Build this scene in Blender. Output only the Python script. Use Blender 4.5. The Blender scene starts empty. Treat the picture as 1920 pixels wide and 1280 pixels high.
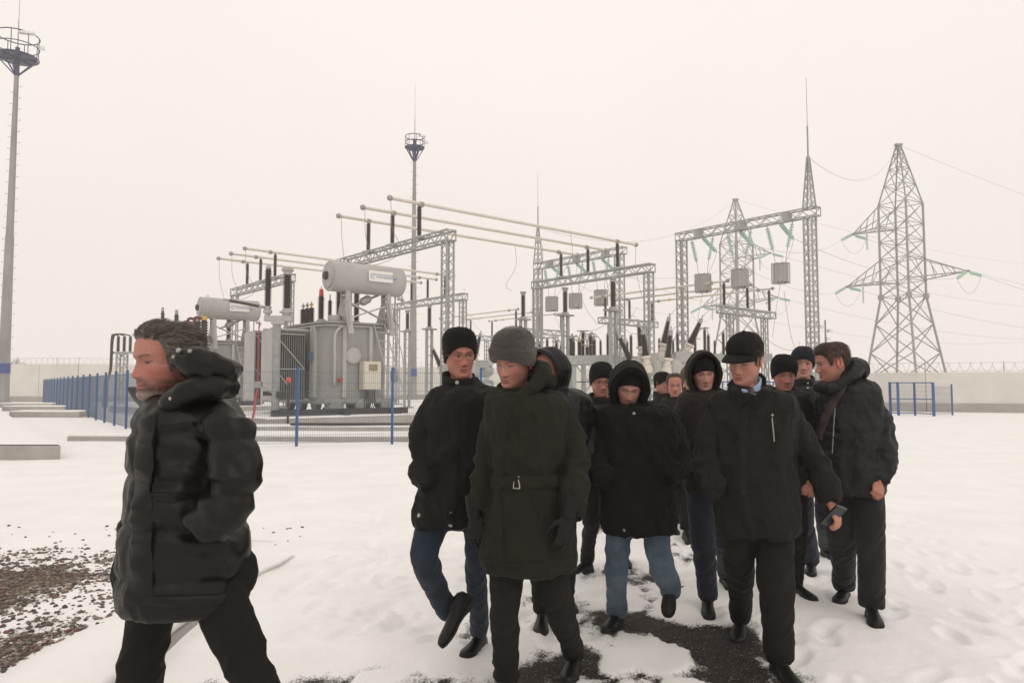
import bpy, math, random
import numpy as np
from mathutils import Vector, Matrix
from mathutils.bvhtree import BVHTree

# ---------------------------------------------------------------- camera, sky, sun, exposure
SC = bpy.context.scene
F_PX, PITCH, CAM_Z = 1350.0, math.atan(82 / 1350.0), 1.55
cam_d = bpy.data.cameras.new("camera"); cam = bpy.data.objects.new("camera", cam_d)
SC.collection.objects.link(cam); SC.camera = cam
cam.location = (0, 0, CAM_Z); cam.rotation_euler = (math.pi / 2 + PITCH, 0, 0)
cam_d.sensor_width = 36; cam_d.sensor_fit = 'HORIZONTAL'; cam_d.lens = 36 * F_PX / 1920
cam_d.clip_start = 0.05; cam_d.clip_end = 3000

world = bpy.data.worlds.new("World"); SC.world = world; world.use_nodes = True
wn = world.node_tree.nodes; wl = world.node_tree.links
bg = wn['Background']; bg.inputs['Strength'].default_value = 0.1
SUN_EL, SUN_ROT = math.radians(38), math.radians(155)
sky = wn.new('ShaderNodeTexSky'); sky.sky_type = 'NISHITA'; sky.sun_disc = False
sky.sun_elevation = SUN_EL; sky.sun_rotation = SUN_ROT; sky.dust_density = 8
# an even overcast deck lies in front of the clear sky: paler towards the zenith
tc = wn.new('ShaderNodeTexCoord'); sep = wn.new('ShaderNodeSeparateXYZ'); wl.new(tc.outputs['Generated'], sep.inputs[0])
ramp = wn.new('ShaderNodeValToRGB'); wl.new(sep.outputs['Z'], ramp.inputs[0])
ramp.color_ramp.elements[0].position = 0.0; ramp.color_ramp.elements[0].color = (8.85, 8.2, 7.65, 1)
ramp.color_ramp.elements[1].position = 0.45; ramp.color_ramp.elements[1].color = (9.65, 8.92, 8.3, 1)
cl = wn.new('ShaderNodeTexNoise'); cl.inputs['Scale'].default_value = 1.6; cl.inputs['Detail'].default_value = 3
wl.new(tc.outputs['Generated'], cl.inputs['Vector'])
mr = wn.new('ShaderNodeMapRange'); wl.new(cl.outputs[0], mr.inputs[0])
mr.inputs[1].default_value = 0.3; mr.inputs[2].default_value = 0.7; mr.inputs[3].default_value = 0.97; mr.inputs[4].default_value = 1.03
mul = wn.new('ShaderNodeMix'); mul.data_type = 'RGBA'; mul.blend_type = 'MULTIPLY'; mul.inputs[0].default_value = 1
wl.new(ramp.outputs[0], mul.inputs[6]); wl.new(mr.outputs[0], mul.inputs[7])
mx = wn.new('ShaderNodeMix'); mx.data_type = 'RGBA'; mx.inputs[0].default_value = 0.97
wl.new(sky.outputs[0], mx.inputs[6]); wl.new(mul.outputs[2], mx.inputs[7]); wl.new(mx.outputs[2], bg.inputs['Color'])

sun_d = bpy.data.lights.new("sun", 'SUN'); sun = bpy.data.objects.new("sun", sun_d); SC.collection.objects.link(sun)
sun_d.energy = 0.5; sun_d.angle = math.radians(40); sun_d.color = (1, 0.94, 0.86)
sun.rotation_euler = (math.pi / 2 - SUN_EL, 0, math.pi - SUN_ROT)

SC.view_settings.view_transform = 'Standard'; SC.view_settings.look = 'None'
SC.view_settings.exposure = 0.07; SC.view_settings.gamma = 1
SC.render.engine = 'CYCLES'
cy = SC.cycles
cy.use_denoising = True
try: cy.denoiser = 'OPENIMAGEDENOISE'
except Exception: pass
cy.max_bounces = 6; cy.diffuse_bounces = 3; cy.glossy_bounces = 2; cy.transmission_bounces = 4
cy.volume_bounces = 1; cy.transparent_max_bounces = 8
cy.caustics_reflective = False; cy.caustics_refractive = False

# ---------------------------------------------------------------- helpers
rng = np.random.default_rng(7); random.seed(7)
CP, SP = math.cos(PITCH), math.sin(PITCH)
V = lambda *a: np.array(a, float)
def ray(px, py):
    dx, du = px - 960.0, 640.0 - py
    return V(dx, F_PX * CP - du * SP, F_PX * SP + du * CP)
def P(px, py, Y):                       # the point seen at (px, py) that stands Y metres in front
    d = ray(px, py); return V(0, 0, CAM_Z) + d * (Y / d[1])
def G(px, py, z=0.0):                   # the same on the ground
    d = ray(px, py); return V(0, 0, CAM_Z) + d * ((z - CAM_Z) / d[2])
def norm(v): return v / (np.linalg.norm(v) + 1e-12)

def vnoise(p, seed=0):
    p = np.asarray(p, float); i = np.floor(p).astype(np.int64); f = p - i; f = f * f * (3 - 2 * f)
    def h(a, b, c):
        n = (a * 374761393 + b * 668265263 + c * 2147483647 + seed * 974634721) & 0x7fffffff
        n = ((n ^ (n >> 13)) * 1274126177) & 0x7fffffff
        return ((n ^ (n >> 16)) & 0xffff) / 65535.0
    x, y, z = i[..., 0], i[..., 1], i[..., 2]; fx, fy, fz = f[..., 0], f[..., 1], f[..., 2]
    def l(a, b, t): return a + (b - a) * t
    return l(l(l(h(x, y, z), h(x+1, y, z), fx), l(h(x, y+1, z), h(x+1, y+1, z), fx), fy),
             l(l(h(x, y, z+1), h(x+1, y, z+1), fx), l(h(x, y+1, z+1), h(x+1, y+1, z+1), fx), fy), fz)
def fbm(p, seed=0, o=4, g=0.5):
    s, a, t = 0, 1, 0
    for k in range(o):
        s = s + a * vnoise(np.asarray(p) * 2 ** k, seed + k); t += a; a *= g
    return s / t

class MB:
    """collects shapes that become ONE mesh object"""
    def __init__(s): s.v = []; s.f = []; s.m = []
    def add(s, verts, faces, mi=0):
        o = len(s.v); s.v.extend([tuple(map(float, q)) for q in verts])
        for f in faces: s.f.append(tuple(o + i for i in f)); s.m.append(mi)
    def box(s, c, size, R=None, mi=0):
        c = V(*c); h = V(*size) / 2; vs = []
        for x in (-1, 1):
            for y in (-1, 1):
                for z in (-1, 1):
                    q = h * V(x, y, z); vs.append(c + (R @ q if R is not None else q))
        s.add(vs, [(0,1,3,2),(4,6,7,5),(0,4,5,1),(2,3,7,6),(0,2,6,4),(1,5,7,3)], mi)
    def bar(s, a, b, w, h=None, up=(0,0,1), mi=0):
        a, b = V(*a), V(*b); h = h or w; d = norm(b - a); up = V(*up)
        if abs(d @ up) > 0.98: up = V(1, 0, 0) if abs(d[0]) < 0.9 else V(0, 1, 0)
        x = norm(np.cross(d, up)); y = np.cross(x, d)
        vs = [q + x * sx * w / 2 + y * sy * h / 2 for q in (a, b) for sx, sy in ((-1,-1),(1,-1),(1,1),(-1,1))]
        s.add(vs, [(0,3,2,1),(4,5,6,7),(0,1,5,4),(1,2,6,5),(2,3,7,6),(3,0,4,7)], mi)
    def path(s, pts, r, n=8, caps=True, mi=0, flat=None):
        pts = [V(*q) for q in pts]; k = len(pts); r = np.broadcast_to(np.asarray(r, float), (k,))
        prev = None; vs = []
        for i in range(k):
            d = norm(pts[min(i+1, k-1)] - pts[max(i-1, 0)])
            if prev is None:
                u = V(0,0,1) if abs(d[2]) < 0.9 else V(0,1,0); x = norm(np.cross(d, u))
            else: x = norm(prev - d * (prev @ d))
            prev = x; y = np.cross(d, x)
            for j in range(n):
                a = 2 * math.pi * j / n
                vs.append(pts[i] + (x * math.cos(a) + y * math.sin(a)) * r[i])
        fs = [(i*n+j, i*n+(j+1)%n, (i+1)*n+(j+1)%n, (i+1)*n+j) for i in range(k-1) for j in range(n)]
        if caps: fs += [tuple(range(n-1, -1, -1)), tuple((k-1)*n + j for j in range(n))]
        s.add(vs, fs, mi)
    def tube(s, a, b, r0, r1=None, n=12, mi=0): s.path([a, b], [r0, r0 if r1 is None else r1], n, True, mi)
    def lathe(s, a, b, prof, n=16, mi=0):       # prof: (distance along the axis as a share, radius)
        a, b = V(*a), V(*b); d = norm(b - a); u = V(0,0,1) if abs(d[2]) < 0.9 else V(0,1,0)
        x = norm(np.cross(d, u)); y = np.cross(d, x); L = np.linalg.norm(b - a); vs = []
        for t, r in prof:
            for j in range(n):
                q = 2 * math.pi * j / n; vs.append(a + d * (t * L) + (x * math.cos(q) + y * math.sin(q)) * r)
        k = len(prof)
        fs = [(i*n+j, i*n+(j+1)%n, (i+1)*n+(j+1)%n, (i+1)*n+j) for i in range(k-1) for j in range(n)]
        fs += [tuple(range(n-1, -1, -1)), tuple((k-1)*n + j for j in range(n))]
        s.add(vs, fs, mi)
    def rings(s, R, caps=True, mi=0):           # R: list of equal rings of points
        k, n = len(R), len(R[0]); vs = [q for ring in R for q in ring]
        fs = [(i*n+j, i*n+(j+1)%n, (i+1)*n+(j+1)%n, (i+1)*n+j) for i in range(k-1) for j in range(n)]
        if caps: fs += [tuple(range(n-1, -1, -1)), tuple((k-1)*n + j for j in range(n))]
        s.add(vs, fs, mi)
    def sheet(s, A, mi=0):                      # A: open grid of points
        k, n = len(A), len(A[0]); vs = [q for row in A for q in row]
        s.add(vs, [(i*n+j, i*n+j+1, (i+1)*n+j+1, (i+1)*n+j) for i in range(k-1) for j in range(n-1)], mi)
    def ball(s, c, r, n=10, mi=0):
        c = V(*c); r = np.broadcast_to(np.asarray(r, float), (3,)); R = []
        for i in range(1, n):
            t = math.pi * i / n
            R.append([c + r * V(math.sin(t)*math.cos(q), math.sin(t)*math.sin(q), -math.cos(t)) for q in np.linspace(0, 2*math.pi, 2*n, endpoint=False)])
        s.rings(R, True, mi)
    def prism(s, poly, z0, z1, mi=0):
        n = len(poly); vs = [(x, y, z0) for x, y in poly] + [(x, y, z1) for x, y in poly]
        s.add(vs, [tuple(range(n-1,-1,-1)), tuple(range(n, 2*n))] + [(i, (i+1)%n, n+(i+1)%n, n+i) for i in range(n)], mi)
    def shift(s, d): s.v = [(x+d[0], y+d[1], z+d[2]) for x, y, z in s.v]; return s

COL = SC.collection
def tag(o, label=None, cat=None, group=None, kind=None):
    if label: o['label'] = label
    if cat: o['category'] = cat
    if group: o['group'] = group
    if kind: o['kind'] = kind
    return o
def thing(name, label, cat, loc=(0,0,0), rotz=0.0, group=None):
    o = bpy.data.objects.new(name, None); COL.objects.link(o); o.empty_display_size = 0.2
    o.location = tuple(map(float, loc)); o.rotation_euler = (0, 0, rotz); return tag(o, label, cat, group, 'thing')
ORIG = {}
def link_mesh(name, me, mats, parent=None, smooth=False):
    o = bpy.data.objects.new(name, me); COL.objects.link(o)
    for m in (mats if isinstance(mats, (list, tuple)) else [mats]): me.materials.append(m)
    if smooth: me.polygons.foreach_set('use_smooth', [True] * len(me.polygons))
    if parent is not None: o.parent = parent
    return o
def obj(name, mb, mats, parent=None, smooth=False, off=None, sharp=None):
    """mb's points are local to the parent (or to off)"""
    if off is not None: mb.shift((-off[0], -off[1], -off[2]))
    me = bpy.data.meshes.new(name); me.from_pydata(mb.v, [], mb.f); me.update()
    if any(mb.m): me.polygons.foreach_set('material_index', mb.m)
    o = link_mesh(name, me, mats, parent, smooth)
    if smooth and sharp:
        try: me.set_sharp_from_angle(angle=math.radians(sharp))
        except Exception: pass
    return o
def top(name, mb, mats, label, cat, base, group=None, smooth=False, sharp=40):
    """a thing that is one mesh, origin at base; mb in world points"""
    o = obj(name, mb, mats, None, smooth, base, sharp); o.location = tuple(map(float, base)); return tag(o, label, cat, group, 'thing')
def copy_tree(o, parent=None, label=None):
    c = o.copy(); COL.objects.link(c)
    if parent is not None: c.parent = parent
    if label: c['label'] = label
    for ch in list(o.children): copy_tree(ch, c)
    return c

# ---------------------------------------------------------------- materials
def mat(name, col, rough=0.6, metal=0.0, var=0.15, vs=6.0, bump=0.0, bs=60.0, spec=0.5, col2=None, attr=None, dirt=None, sheen=0.0, stretch=None, bd=0.01):
    m = bpy.data.materials.new(name); m.use_nodes = True; nt = m.node_tree; n = nt.nodes; l = nt.links
    b = n['Principled BSDF']; b.inputs['Roughness'].default_value = rough; b.inputs['Metallic'].default_value = metal
    b.inputs['Specular IOR Level'].default_value = spec
    if sheen: b.inputs['Sheen Weight'].default_value = sheen; b.inputs['Sheen Roughness'].default_value = 0.5
    t = n.new('ShaderNodeTexCoord'); vec = t.outputs['Object']
    if stretch:
        mp = n.new('ShaderNodeMapping'); mp.inputs['Scale'].default_value = stretch; l.new(vec, mp.inputs[0]); vec = mp.outputs[0]
    nz = n.new('ShaderNodeTexNoise'); nz.inputs['Scale'].default_value = vs; nz.inputs['Detail'].default_value = 5; nz.inputs['Roughness'].default_value = 0.6
    l.new(vec, nz.inputs['Vector'])
    c1 = tuple(col) + (1,)
    c2 = tuple(col2) + (1,) if col2 else tuple(c * (1 - var) for c in col) + (1,)
    r = n.new('ShaderNodeValToRGB'); l.new(nz.outputs[0], r.inputs[0])
    r.color_ramp.elements[0].position = 0.35; r.color_ramp.elements[1].position = 0.65
    if attr:
        a = n.new('ShaderNodeAttribute'); a.attribute_name = attr
        r.color_ramp.elements[0].color = (1 - var, 1 - var, 1 - var, 1); r.color_ramp.elements[1].color = (1 + var * .3,) * 3 + (1,)
        mm = n.new('ShaderNodeMix'); mm.data_type = 'RGBA'; mm.blend_type = 'MULTIPLY'; mm.inputs[0].default_value = 1
        l.new(a.outputs['Color'], mm.inputs[6]); l.new(r.outputs[0], mm.inputs[7]); l.new(mm.outputs[2], b.inputs['Base Color'])
    else:
        r.color_ramp.elements[0].color = c2; r.color_ramp.elements[1].color = c1
        l.new(r.outputs[0], b.inputs['Base Color'])
    if bump:
        n2 = n.new('ShaderNodeTexNoise'); n2.inputs['Scale'].default_value = bs; n2.inputs['Detail'].default_value = 4; l.new(vec, n2.inputs['Vector'])
        bp = n.new('ShaderNodeBump'); bp.inputs['Strength'].default_value = bump; bp.inputs['Distance'].default_value = bd
        l.new(n2.outputs[0], bp.inputs['Height']); l.new(bp.outputs[0], b.inputs['Normal'])
    return m
M = {}
M['galv'] = mat('galvanised_steel', (.40, .415, .41), .55, .25, .25, 9)
M['galv_dark'] = mat('weathered_galvanised', (.33, .34, .335), .6, .2, .25, 5)
M['mast'] = mat('mast_steel', (.31, .31, .305), .5, .3, .3, 1.2, stretch=(1, 1, .25))
M['tank'] = mat('transformer_grey', (.315, .315, .305), .45, 0, .2, 1.3, stretch=(1, 1, .35))
M['tank_light'] = mat('transformer_light', (.42, .415, .40), .45, 0, .14, 1.5, stretch=(1, 1, .5))
M['fin'] = mat('radiator_grey', (.19, .19, .183), .5, 0, .15, 3)
M['bus'] = mat('aluminium_tube', (.68, .64, .56), .45, .2, .1, 4)
M['clamp'] = mat('clamp_metal', (.36, .36, .35), .5, .4, .2, 20)
M['brown'] = mat('brown_glaze', (.040, .024, .022), .28, 0, .25, 30)
M['glass_ins'] = mat('green_glass', (.50, .70, .59), .2, 0, .12, 20)
M['concrete'] = mat('concrete', (.40, .385, .355), .85, 0, .22, 1.6, .35, 40)
M['wall_conc'] = mat('wall_concrete', (.70, .68, .64), .9, 0, .1, .7, .3, 30)
M['plinth'] = mat('plinth_concrete', (.40, .38, .35), .9, 0, .18, 1.0, .3, 30)
M['blue'] = mat('blue_paint', (.028, .095, .27), .45, 0, .12, 8)
M['blue_wire'] = mat('blue_coated_wire', (.13, .17, .23), .5, 0, .1, 8)
M['navy'] = mat('navy_paint', (.022, .03, .105), .5, 0, .2, 6)
M['plate'] = mat('pale_blue_plate', (.16, .25, .34), .4, 0, .3, 20)
M['bluecol'] = mat('blue_band_paint', (.03, .055, .25), .5, 0, .15, 6)
M['dark'] = mat('dark_steel', (.045, .042, .04), .6, .2, .3, 6)
M['snow'] = mat('snow_cap', (.86, .85, .84), .9, 0, .04, 3, .5, 9)
M['white'] = mat('white_plate', (.78, .77, .74), .5, 0, .04, 6)
M['letter'] = mat('letter_blue', (.08, .17, .38), .5, 0, .05, 6)
M['red'] = mat('red_paint', (.42, .022, .02), .45, 0, .2, 6)
M['redcap'] = mat('red_cap', (.62, .07, .03), .5, 0, .15, 10)
M['yellow'] = mat('yellow_cap', (.65, .42, .04), .5, 0, .15, 10)
M['cable'] = mat('cable_maroon', (.10, .018, .03), .5, 0, .2, 10)
M['wire'] = mat('stranded_wire', (.27, .27, .26), .5, .4, .1, 10)
M['razor'] = mat('razor_wire_steel', (.42, .42, .41), .5, .3, .2, 10)
M['bark'] = mat('bark', (.10, .075, .06), .9, 0, .3, 6)
M['cream'] = mat('cream_enamel', (.62, .58, .50), .4, 0, .08, 4)
M['screen'] = mat('cabinet_window', (.30, .25, .16), .15, 0, .4, 9)
M['rubber'] = mat('rubber', (.014, .013, .012), .7, 0, .3, 30)
# ---------------------------------------------------------------- ground
def ground_z(x, y):
    x = np.asarray(x, float); y = np.asarray(y, float); p = np.stack([x, y, np.zeros_like(x)], -1)
    far = np.clip((y - 9) / 10, 0, 1)
    z = (fbm(p * 0.55, 3, 3) - .5) * .06 * (1 - .3 * far) + (fbm(p * V(2.3, 1.7, 1), 9, 4) - .5) * .034 * (1 - .5 * far) + (1 - np.abs(2 * fbm(p * V(5, 3, 1), 19, 3) - 1) - .7) * .012 * (1 - far)
    # the raised bed left of the kerb
    left = np.clip((-1.98 - x) / .06, 0, 1) * np.clip((7.2 - y) / 2.4, 0, 1)
    z = z + left * .085
    return z
def bare_mask(x, y):
    p = np.stack([x, y, np.zeros_like(x)], -1); m = np.full(x.shape, -1.0)
    def el(px, py, rx, ry, amp=1.0):
        c = G(px, py); sx = rx * c[1] / F_PX; sy = (G(px, py - ry)[1] - G(px, py + ry)[1]) / 2
        return amp * (1 - np.sqrt(((x - c[0]) / sx) ** 2 + ((y - c[1]) / sy) ** 2))
    for a in ((1340, 1205, 140, 62, 1.0), (1205, 1168, 90, 34, .7), (1160, 1250, 150, 44, .75), (1395, 1258, 105, 38, .8),
              (1000, 1248, 110, 34, .34), (860, 1274, 110, 20, .22), (600, 1274, 100, 16, .30), (1050, 1160, 50, 22, .16),
              (1262, 1032, 60, 11, .36), (1150, 985, 60, 9, .2), (1330, 970, 60, 10, .2), (1250, 1085, 70, 14, .16), (960, 1180, 50, 14, .14)):
        m = np.maximum(m, el(*a))
    isl = np.maximum(el(1205, 1228, 96, 36, 1.1), el(1318, 1148, 74, 22, 1.2)); isl = np.maximum(isl, el(1300, 1290, 60, 18, 1.0)) + (fbm(p * V(7, 4, 1), 51, 4) - .5) * .9
    m = np.where(isl > 0, np.minimum(m, .25 - isl * 1.5), m)
    warp = (fbm(p * V(5, 2.6, 1), 21, 4) - .5) * 1.1 + (fbm(p * V(22, 12, 1), 31, 3) - .5) * .55
    return m + warp * np.where(m > -.9, 1, 0)
def gravel_mask(x, y):
    p = np.stack([x, y, np.zeros_like(x)], -1); c = G(-50, 1130)
    m = 1 - np.sqrt(((x - c[0]) / 1.15) ** 2 + ((y - c[1]) / 1.25) ** 2)
    c2 = G(20, 1262); m = np.maximum(m, .75 - np.sqrt(((x - c2[0]) / .75) ** 2 + ((y - c2[1]) / .5) ** 2))
    m = m + (fbm(p * 3.1, 41, 4) - .5) * 1.5
    return np.where(x < -2.15, m, -1)

def axis(lo, d0, d1, n, hi, grow):
    mid = np.linspace(d0, d1, n); st = mid[1] - mid[0]; a = []; x, s = d1, st
    while x < hi: s *= grow; x += s; a.append(x)
    b = []; x, s = d0, st
    while x > lo: s *= grow; x -= s; b.append(x)
    return np.array(b[::-1] + list(mid) + a)
gx = axis(-900, -5.2, 4.2, 330, 900, 1.11); gy = axis(-30, 3.2, 9.6, 240, 1400, 1.09)
XX, YY = np.meshgrid(gx, gy); ZZ = ground_z(XX, YY)
bare = bare_mask(XX, YY); grav = gravel_mask(XX, YY)
cover = np.clip(bare / .12, 0, 1)
ZZ = ZZ - cover * (.016 + (ZZ) * .6)
ZZ = ZZ - np.clip(grav / .25, 0, 1) * .012
for _ in range(430):        # trodden prints on the right and behind the group
    if _ < 220: fx, fy = rng.uniform(1.3, 4.6), rng.uniform(3.6, 10.5)
    else: fx, fy = rng.uniform(-1.7, 1.0), rng.uniform(4.5, 9.5)
    an = rng.normal(-.35, .35); ca, sa = math.cos(an), math.sin(an)
    u = (XX - fx) * ca + (YY - fy) * sa; w = -(XX - fx) * sa + (YY - fy) * ca
    d = (u / .058) ** 2 + (w / .15) ** 2
    ZZ = ZZ - rng.uniform(.014, .036) * np.exp(-d ** 2) * (1 - cover) + .007 * np.exp(-(np.sqrt(d) - 1.35) ** 2 / .06)
def g_at(x, y):
    i = min(max(np.searchsorted(gy, y), 0), len(gy) - 1); j = min(max(np.searchsorted(gx, x), 0), len(gx) - 1); return ZZ[i, j]
nv = XX.size; W_ = len(gx); H_ = len(gy)
idx = np.arange(nv).reshape(H_, W_)
quads = np.stack([idx[:-1, :-1], idx[:-1, 1:], idx[1:, 1:], idx[1:, :-1]], -1).reshape(-1, 4)
me = bpy.data.meshes.new("ground"); me.from_pydata(np.stack([XX, YY, ZZ], -1).reshape(-1, 3).tolist(), [], quads.tolist()); me.update()
for nm, arr in (('bare', bare), ('gravel', grav)):
    at = me.attributes.new(nm, 'FLOAT', 'POINT'); at.data.foreach_set('value', arr.reshape(-1).astype(np.float32))
gm = bpy.data.materials.new("snowy_ground"); gm.use_nodes = True; n = gm.node_tree.nodes; l = gm.node_tree.links
b = n['Principled BSDF']; t = n.new('ShaderNodeTexCoord')
def nz_(scale, det=5, rough=.6):
    q = n.new('ShaderNodeTexNoise'); q.inputs['Scale'].default_value = scale; q.inputs['Detail'].default_value = det; q.inputs['Roughness'].default_value = rough
    l.new(t.outputs['Object'], q.inputs['Vector']); return q
def math_(op, a, b_, clamp=False):
    q = n.new('ShaderNodeMath'); q.operation = op; q.use_clamp = clamp
    for i, v in enumerate((a, b_)):
        if isinstance(v, (int, float)): q.inputs[i].default_value = v
        else: l.new(v, q.inputs[i])
    return q.outputs[0]
def ramp_(src, p0, c0, p1, c1):
    r = n.new('ShaderNodeValToRGB'); l.new(src, r.inputs[0]); e = r.color_ramp.elements
    e[0].position, e[1].position = p0, p1; e[0].color = (*c0, 1); e[1].color = (*c1, 1); return r.outputs[0]
def mix_(f, a, b_):
    q = n.new('ShaderNodeMix'); q.data_type = 'RGBA'; l.new(f, q.inputs[0]); l.new(a, q.inputs[6]); l.new(b_, q.inputs[7]); return q.outputs[2]
a1 = n.new('ShaderNodeAttribute'); a1.attribute_name = 'bare'; a2 = n.new('ShaderNodeAttribute'); a2.attribute_name = 'gravel'
fine = nz_(70, 6, .7)
f_b = math_('ADD', a1.outputs['Fac'], math_('MULTIPLY', math_('SUBTRACT', fine.outputs[0], .5), .85))
f_bare = math_('MULTIPLY', f_b, 4.5, True)
snow_c = ramp_(nz_(1.3, 6).outputs[0], .32, (.82, .812, .80), .66, (.885, .88, .87))
asp = ramp_(nz_(160, 3, .8).outputs[0], .42, (.015, .012, .0105), .75, (.070, .058, .051))
asp_snow = math_('MULTIPLY', math_('SUBTRACT', nz_(75, 5, .8).outputs[0], .585), 9, True)
asp2 = mix_(math_('MULTIPLY', asp_snow, .8), asp, snow_c)
c1 = mix_(f_bare, snow_c, asp2)
grc = ramp_(nz_(38, 4, .7).outputs[0], .35, (.055, .042, .034), .65, (.20, .155, .12))
f_g = math_('MULTIPLY', math_('ADD', math_('SUBTRACT', a2.outputs['Fac'], .22), math_('MULTIPLY', math_('SUBTRACT', nz_(45, 4, .7).outputs[0], .5), 2.2)), 6, True)
l.new(mix_(f_g, c1, grc), b.inputs['Base Color'])
rr = math_('SUBTRACT', .85, math_('MULTIPLY', f_bare, .12)); l.new(rr, b.inputs['Roughness'])
b.inputs['Specular IOR Level'].default_value = .15
bp = n.new('ShaderNodeBump'); bp.inputs['Strength'].default_value = .55; bp.inputs['Distance'].default_value = .03
l.new(math_('ADD', nz_(5, 8, .62).outputs[0], math_('MULTIPLY', nz_(90, 3).outputs[0], .12)), bp.inputs['Height']); l.new(bp.outputs[0], b.inputs['Normal'])
gobj = link_mesh("ground", me, gm, None, True); tag(gobj, kind='structure')

# pebbles showing through the thin snow, one uncountable mass
peb = MB(); pcol = []
tones = [(.15,.105,.075), (.10,.06,.045), (.24,.19,.145), (.05,.042,.036), (.19,.145,.11), (.28,.245,.21), (.13,.09,.065), (.10,.075,.06), (.17,.065,.045)]
ico = [V(*q) for q in ((0,0,1),(.9,0,.35),(.28,.85,.35),(-.72,.53,.35),(-.72,-.53,.35),(.28,-.85,.35),(.72,.53,-.35),(-.28,.85,-.35),(-.9,0,-.35),(-.28,-.85,-.35),(.72,-.53,-.35),(0,0,-1))]
icf = [(0,1,2),(0,2,3),(0,3,4),(0,4,5),(0,5,1),(1,6,2),(2,7,3),(3,8,4),(4,9,5),(5,10,1),(6,7,2),(7,8,3),(8,9,4),(9,10,5),(10,6,1),(11,7,6),(11,8,7),(11,9,8),(11,10,9),(11,6,10)]
qx = rng.uniform(-5.6, -2.16, 26000); qy = rng.uniform(3.3, 8.2, 26000); gmk = gravel_mask(qx, qy)
for x, y, g in zip(qx, qy, gmk):
    if rng.random() > np.clip((g + .52) * .5, 0.006, .75): continue
    s = rng.uniform(.007, .021) * (1.25 if rng.random() < .1 else 1); an = rng.uniform(0, 6.28); ca, sa = math.cos(an), math.sin(an)
    sc = V(rng.uniform(.8, 1.5), rng.uniform(.7, 1.1), rng.uniform(.45, .8)) * s; z = g_at(x, y)
    vs = []
    for q in ico:
        w = q * sc * rng.uniform(.85, 1.15); vs.append((x + w[0]*ca - w[1]*sa, y + w[0]*sa + w[1]*ca, z + w[2] + s * .15))
    peb.add(vs, icf); c = np.array(tones[rng.integers(len(tones))]) * rng.uniform(.6, 1.25); pcol += [(*c, 1)] * 12
M['pebble'] = mat('wet_pebble', (1, 1, 1), .5, 0, .3, 60, attr='col')
po = obj("gravel", peb, M['pebble'], None, True); at = po.data.attributes.new('col', 'FLOAT_COLOR', 'POINT'); at.data.foreach_set('color', np.array(pcol, np.float32).ravel())
tag(po, "brown and reddish wet pebbles showing through thin snow at the left", "gravel", kind='stuff')

# kerb along the road edge, snow lying against it
kb = MB(); R = []
for y in np.arange(1.2, 6.1, .1):
    x = -1.97 + .05 * math.sin(y * .9) ; s = min(1, max(0, (6.0 - y) / 1.0)); h = .115 * s - .02; 
    zz = (float(fbm(V(x, y, 0) * 2, 5)) - .5) * .03
    R.append([V(x - .18, y, -.06), V(x + .012, y, -.06), V(x + .012, y, h * .75), V(x - .03, y, h + zz), V(x - .12, y, h + .01 + zz), V(x - .18, y, h - .02)])
kb.rings(R)
top("kerb", kb, M['concrete'], "grey concrete kerb half buried in snow behind the striding bare headed man", "kerb", (-1.97, 4, 0), smooth=True, sharp=35)
# drifted snow lying over the kerb
kd = MB(); R = []
for y in np.arange(1.2, 7.4, .08):
    x = -1.97 + .05 * math.sin(y * .9); nzv = float(fbm(V(1.3, y * 1.6, 0), 8, 3)) - .5; s = min(1, max(0, (7.0 - y) / 1.9)); h = .115 * s - .03 * (1 - s)
    e = .0 + nzv * .12
    R.append([V(x - .75, y, .05 * s), V(x - .4, y, h + .012), V(x - .15, y, h + .024 + nzv * .03), V(x - .04 + e * .5, y, h + .016), V(x + .02 + e * .4, y, h * .86), V(x - .1, y, h - .03), V(x - .5, y, h - .06), V(x - .75, y, -.02)])
kd.rings(R)
tag(obj("snow_drift", kd, M['snow'], None, True), kind='structure')

# ---------------------------------------------------------------- yard axes: e2 runs right and away, e1n left and away
YAW = math.radians(41); e2 = V(math.cos(YAW), math.sin(YAW), 0); e1n = V(-math.sin(YAW), math.cos(YAW), 0)
def L2W(base, x, y, z): return V(base[0], base[1], 0) + e2 * x + e1n * y + V(0, 0, z)

def ins_profile(n, r_core, r_shed, seg=1.0):
    pr = [(0, r_core * 1.15), (.025, r_core * 1.15), (.03, r_core)]
    for i in range(n):
        t0 = .04 + .92 * i / n; d = .92 / n
        pr += [(t0 + d * .15, r_core), (t0 + d * .45, r_shed), (t0 + d * .62, r_shed * .97), (t0 + d * .8, r_core)]
    return pr + [(.965, r_core), (1, r_core)]
def add_ins(mb, a, b, r, n=14, mi=0, core=.62, nn=12):
    mb.lathe(a, b, ins_profile(n, r * core, r), nn, mi)
def ins_part(parent, a, b, r, n=14, name="insulator", caps=True, m='brown', off=None, taper=None):
    a, b = V(*a), V(*b); mb = MB(); add_ins(mb, a, b, r, n)
    if taper:
        d = norm(b - a); L = np.linalg.norm(b - a); nv = []
        for q in mb.v:
            q = V(*q); t = (q - a) @ d; c = a + d * t; nv.append(c + (q - c) * (1 - taper * t / L))
        mb.v = [tuple(q) for q in nv]
    o = obj(name, mb, M[m], parent, True, off, 50)
    if caps:
        d = norm(b - a)
        for q0_, q1_, rr_ in ((a - d * .05, a + d * .02, r * .9), (b - d * .02, b + d * .05, r * .75)):
            cb = MB(); cb.tube(q0_, q1_, rr_, rr_); obj("end_cap", cb, M['clamp'], o, True, off, 40)
    return o

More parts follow.
